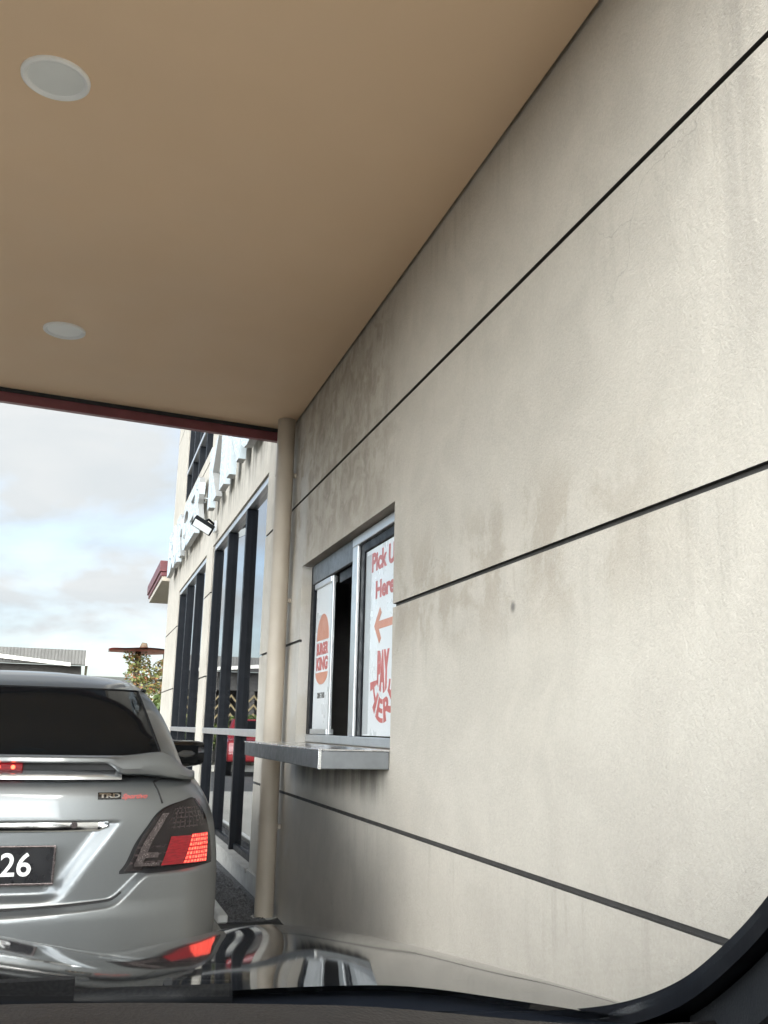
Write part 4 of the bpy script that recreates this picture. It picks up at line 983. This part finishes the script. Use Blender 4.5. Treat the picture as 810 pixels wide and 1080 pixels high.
leaves('foliage', [(-.22, 0, 3.05, .36), (-.2, 0, 2.7, .42), (-.1, 0, 2.3, .46), (.1, -.1, 1.9, .55), (.45, 0, 2.5, .42), (.5, .0, 2.9, .36), (-.3, 0, 1.5, .5), (-.5, 0, 3.2, .22)], 2900, .055, 'leaf_mixed', cr, 5)
def bush(name, label, x, y, blobs, seed, mat='leaf_green', n=3200, size=.07, grp='shrubs in front of the shed'):
    b = thing(name, label, 'shrub', grp, loc=(x, y, 0))
    mb = MB()
    for k in range(5): mb.tube([(.06 * (k - 2), .03 * (k % 2), 0), (.16 * (k - 2), .05 * (k % 3 - 1), .6), (.26 * (k - 2), .0, 1.0)], [.03, .022, .01], 6)
    mb.build('stem', 'bark', b, smooth=True)
    leaves('foliage', blobs, n, size, mat, b, seed); return b
bush('shrub', 'bright green bush at the building corner below the creeper', 2.05, 28.6, [(0, 0, 1.5, .55), (.4, 0, 1.9, .45), (-.4, 0, 1.2, .5), (.2, 0, .8, .6)], 11)
for i, (x, lab) in enumerate(((-.5, 'green shrub before the lattice, first beside the creeper post'), (-1.9, 'green shrub before the lattice, second from the creeper post'), (-3.3, 'green shrub before the lattice, third from the creeper post'), (-4.7, 'green shrub before the lattice, fourth from the creeper post'), (-6.2, 'green shrub before the lattice, farthest from the creeper post'))):
    bush('shrub', lab, x, 28.9, [(0, 0, .8, .55), (.45, 0, 1.05, .42), (-.4, .05, .95, .45), (.05, -.1, 1.3, .4)], 20 + i)
# road edge kerb, red hatchback parked in front of the shrubs
mb = MB(); mb.box((-25, 27.3, -.004), (12, 27.7, .16)); tag(mb.build('pavement', 'pale_gutter', bevel=.01), kind='structure')
def small_car(x, y, rz, paint, label):
    c = thing('parked_car', label, 'car', None, loc=(x, y, 0)); c.rotation_euler.z = rz
    prof = [(-1.9, .35), (-1.93, .6), (-1.85, .85), (-1.0, .95), (-.45, 1.40), (.9, 1.43), (1.55, 1.0), (1.85, .9), (1.9, .4)]
    mb = MB(); n = len(prof)
    def ring(yy, k): return [(px * (1 if pz < .9 else .97), yy * (1 if pz < 1.0 else .8), pz) for px, pz in prof]
    a = ring(-.82, 0); b = ring(.82, 0); mb.add(a + b, [tuple(range(n)), tuple(range(n, 2 * n))[::-1]] + [(i, i + n, (i + 1) % n + n, (i + 1) % n) for i in range(n)])
    mb.build('body', paint, c, bevel=.05, smooth=True, angle=40)
    mb = MB()
    for sg_ in (-1, 1):
        mb.add([(-.85, sg_ * .76, 1.0), (-.42, sg_ * .675, 1.34), (.82, sg_ * .675, 1.36), (1.25, sg_ * .765, 1.02)], [(0, 1, 2, 3)])
    mb.add([(-1.0, -.6, 1.0), (-.50, -.54, 1.36), (-.50, .54, 1.36), (-1.0, .6, 1.0)], [(0, 1, 2, 3)])
    g = mb.build('side_window', 'tinted_glass', c, recalc=False); sol = g.modifiers.new('solid', 'SOLIDIFY'); sol.thickness = .03; sol.offset = 0
    for xx in (-1.2, 1.2):
        for yy in (-.75, .75):
            mb = MB(); mb.tube([(xx, yy - .09, .3), (xx, yy + .09, .3)], .3, 24); mb.build('wheel', 'rubber', c, smooth=True, angle=40)
    return c
small_car(-1.75, 26.3, R(96), 'car_red', 'red hatchback parked by the pale kerb before the shrubs')
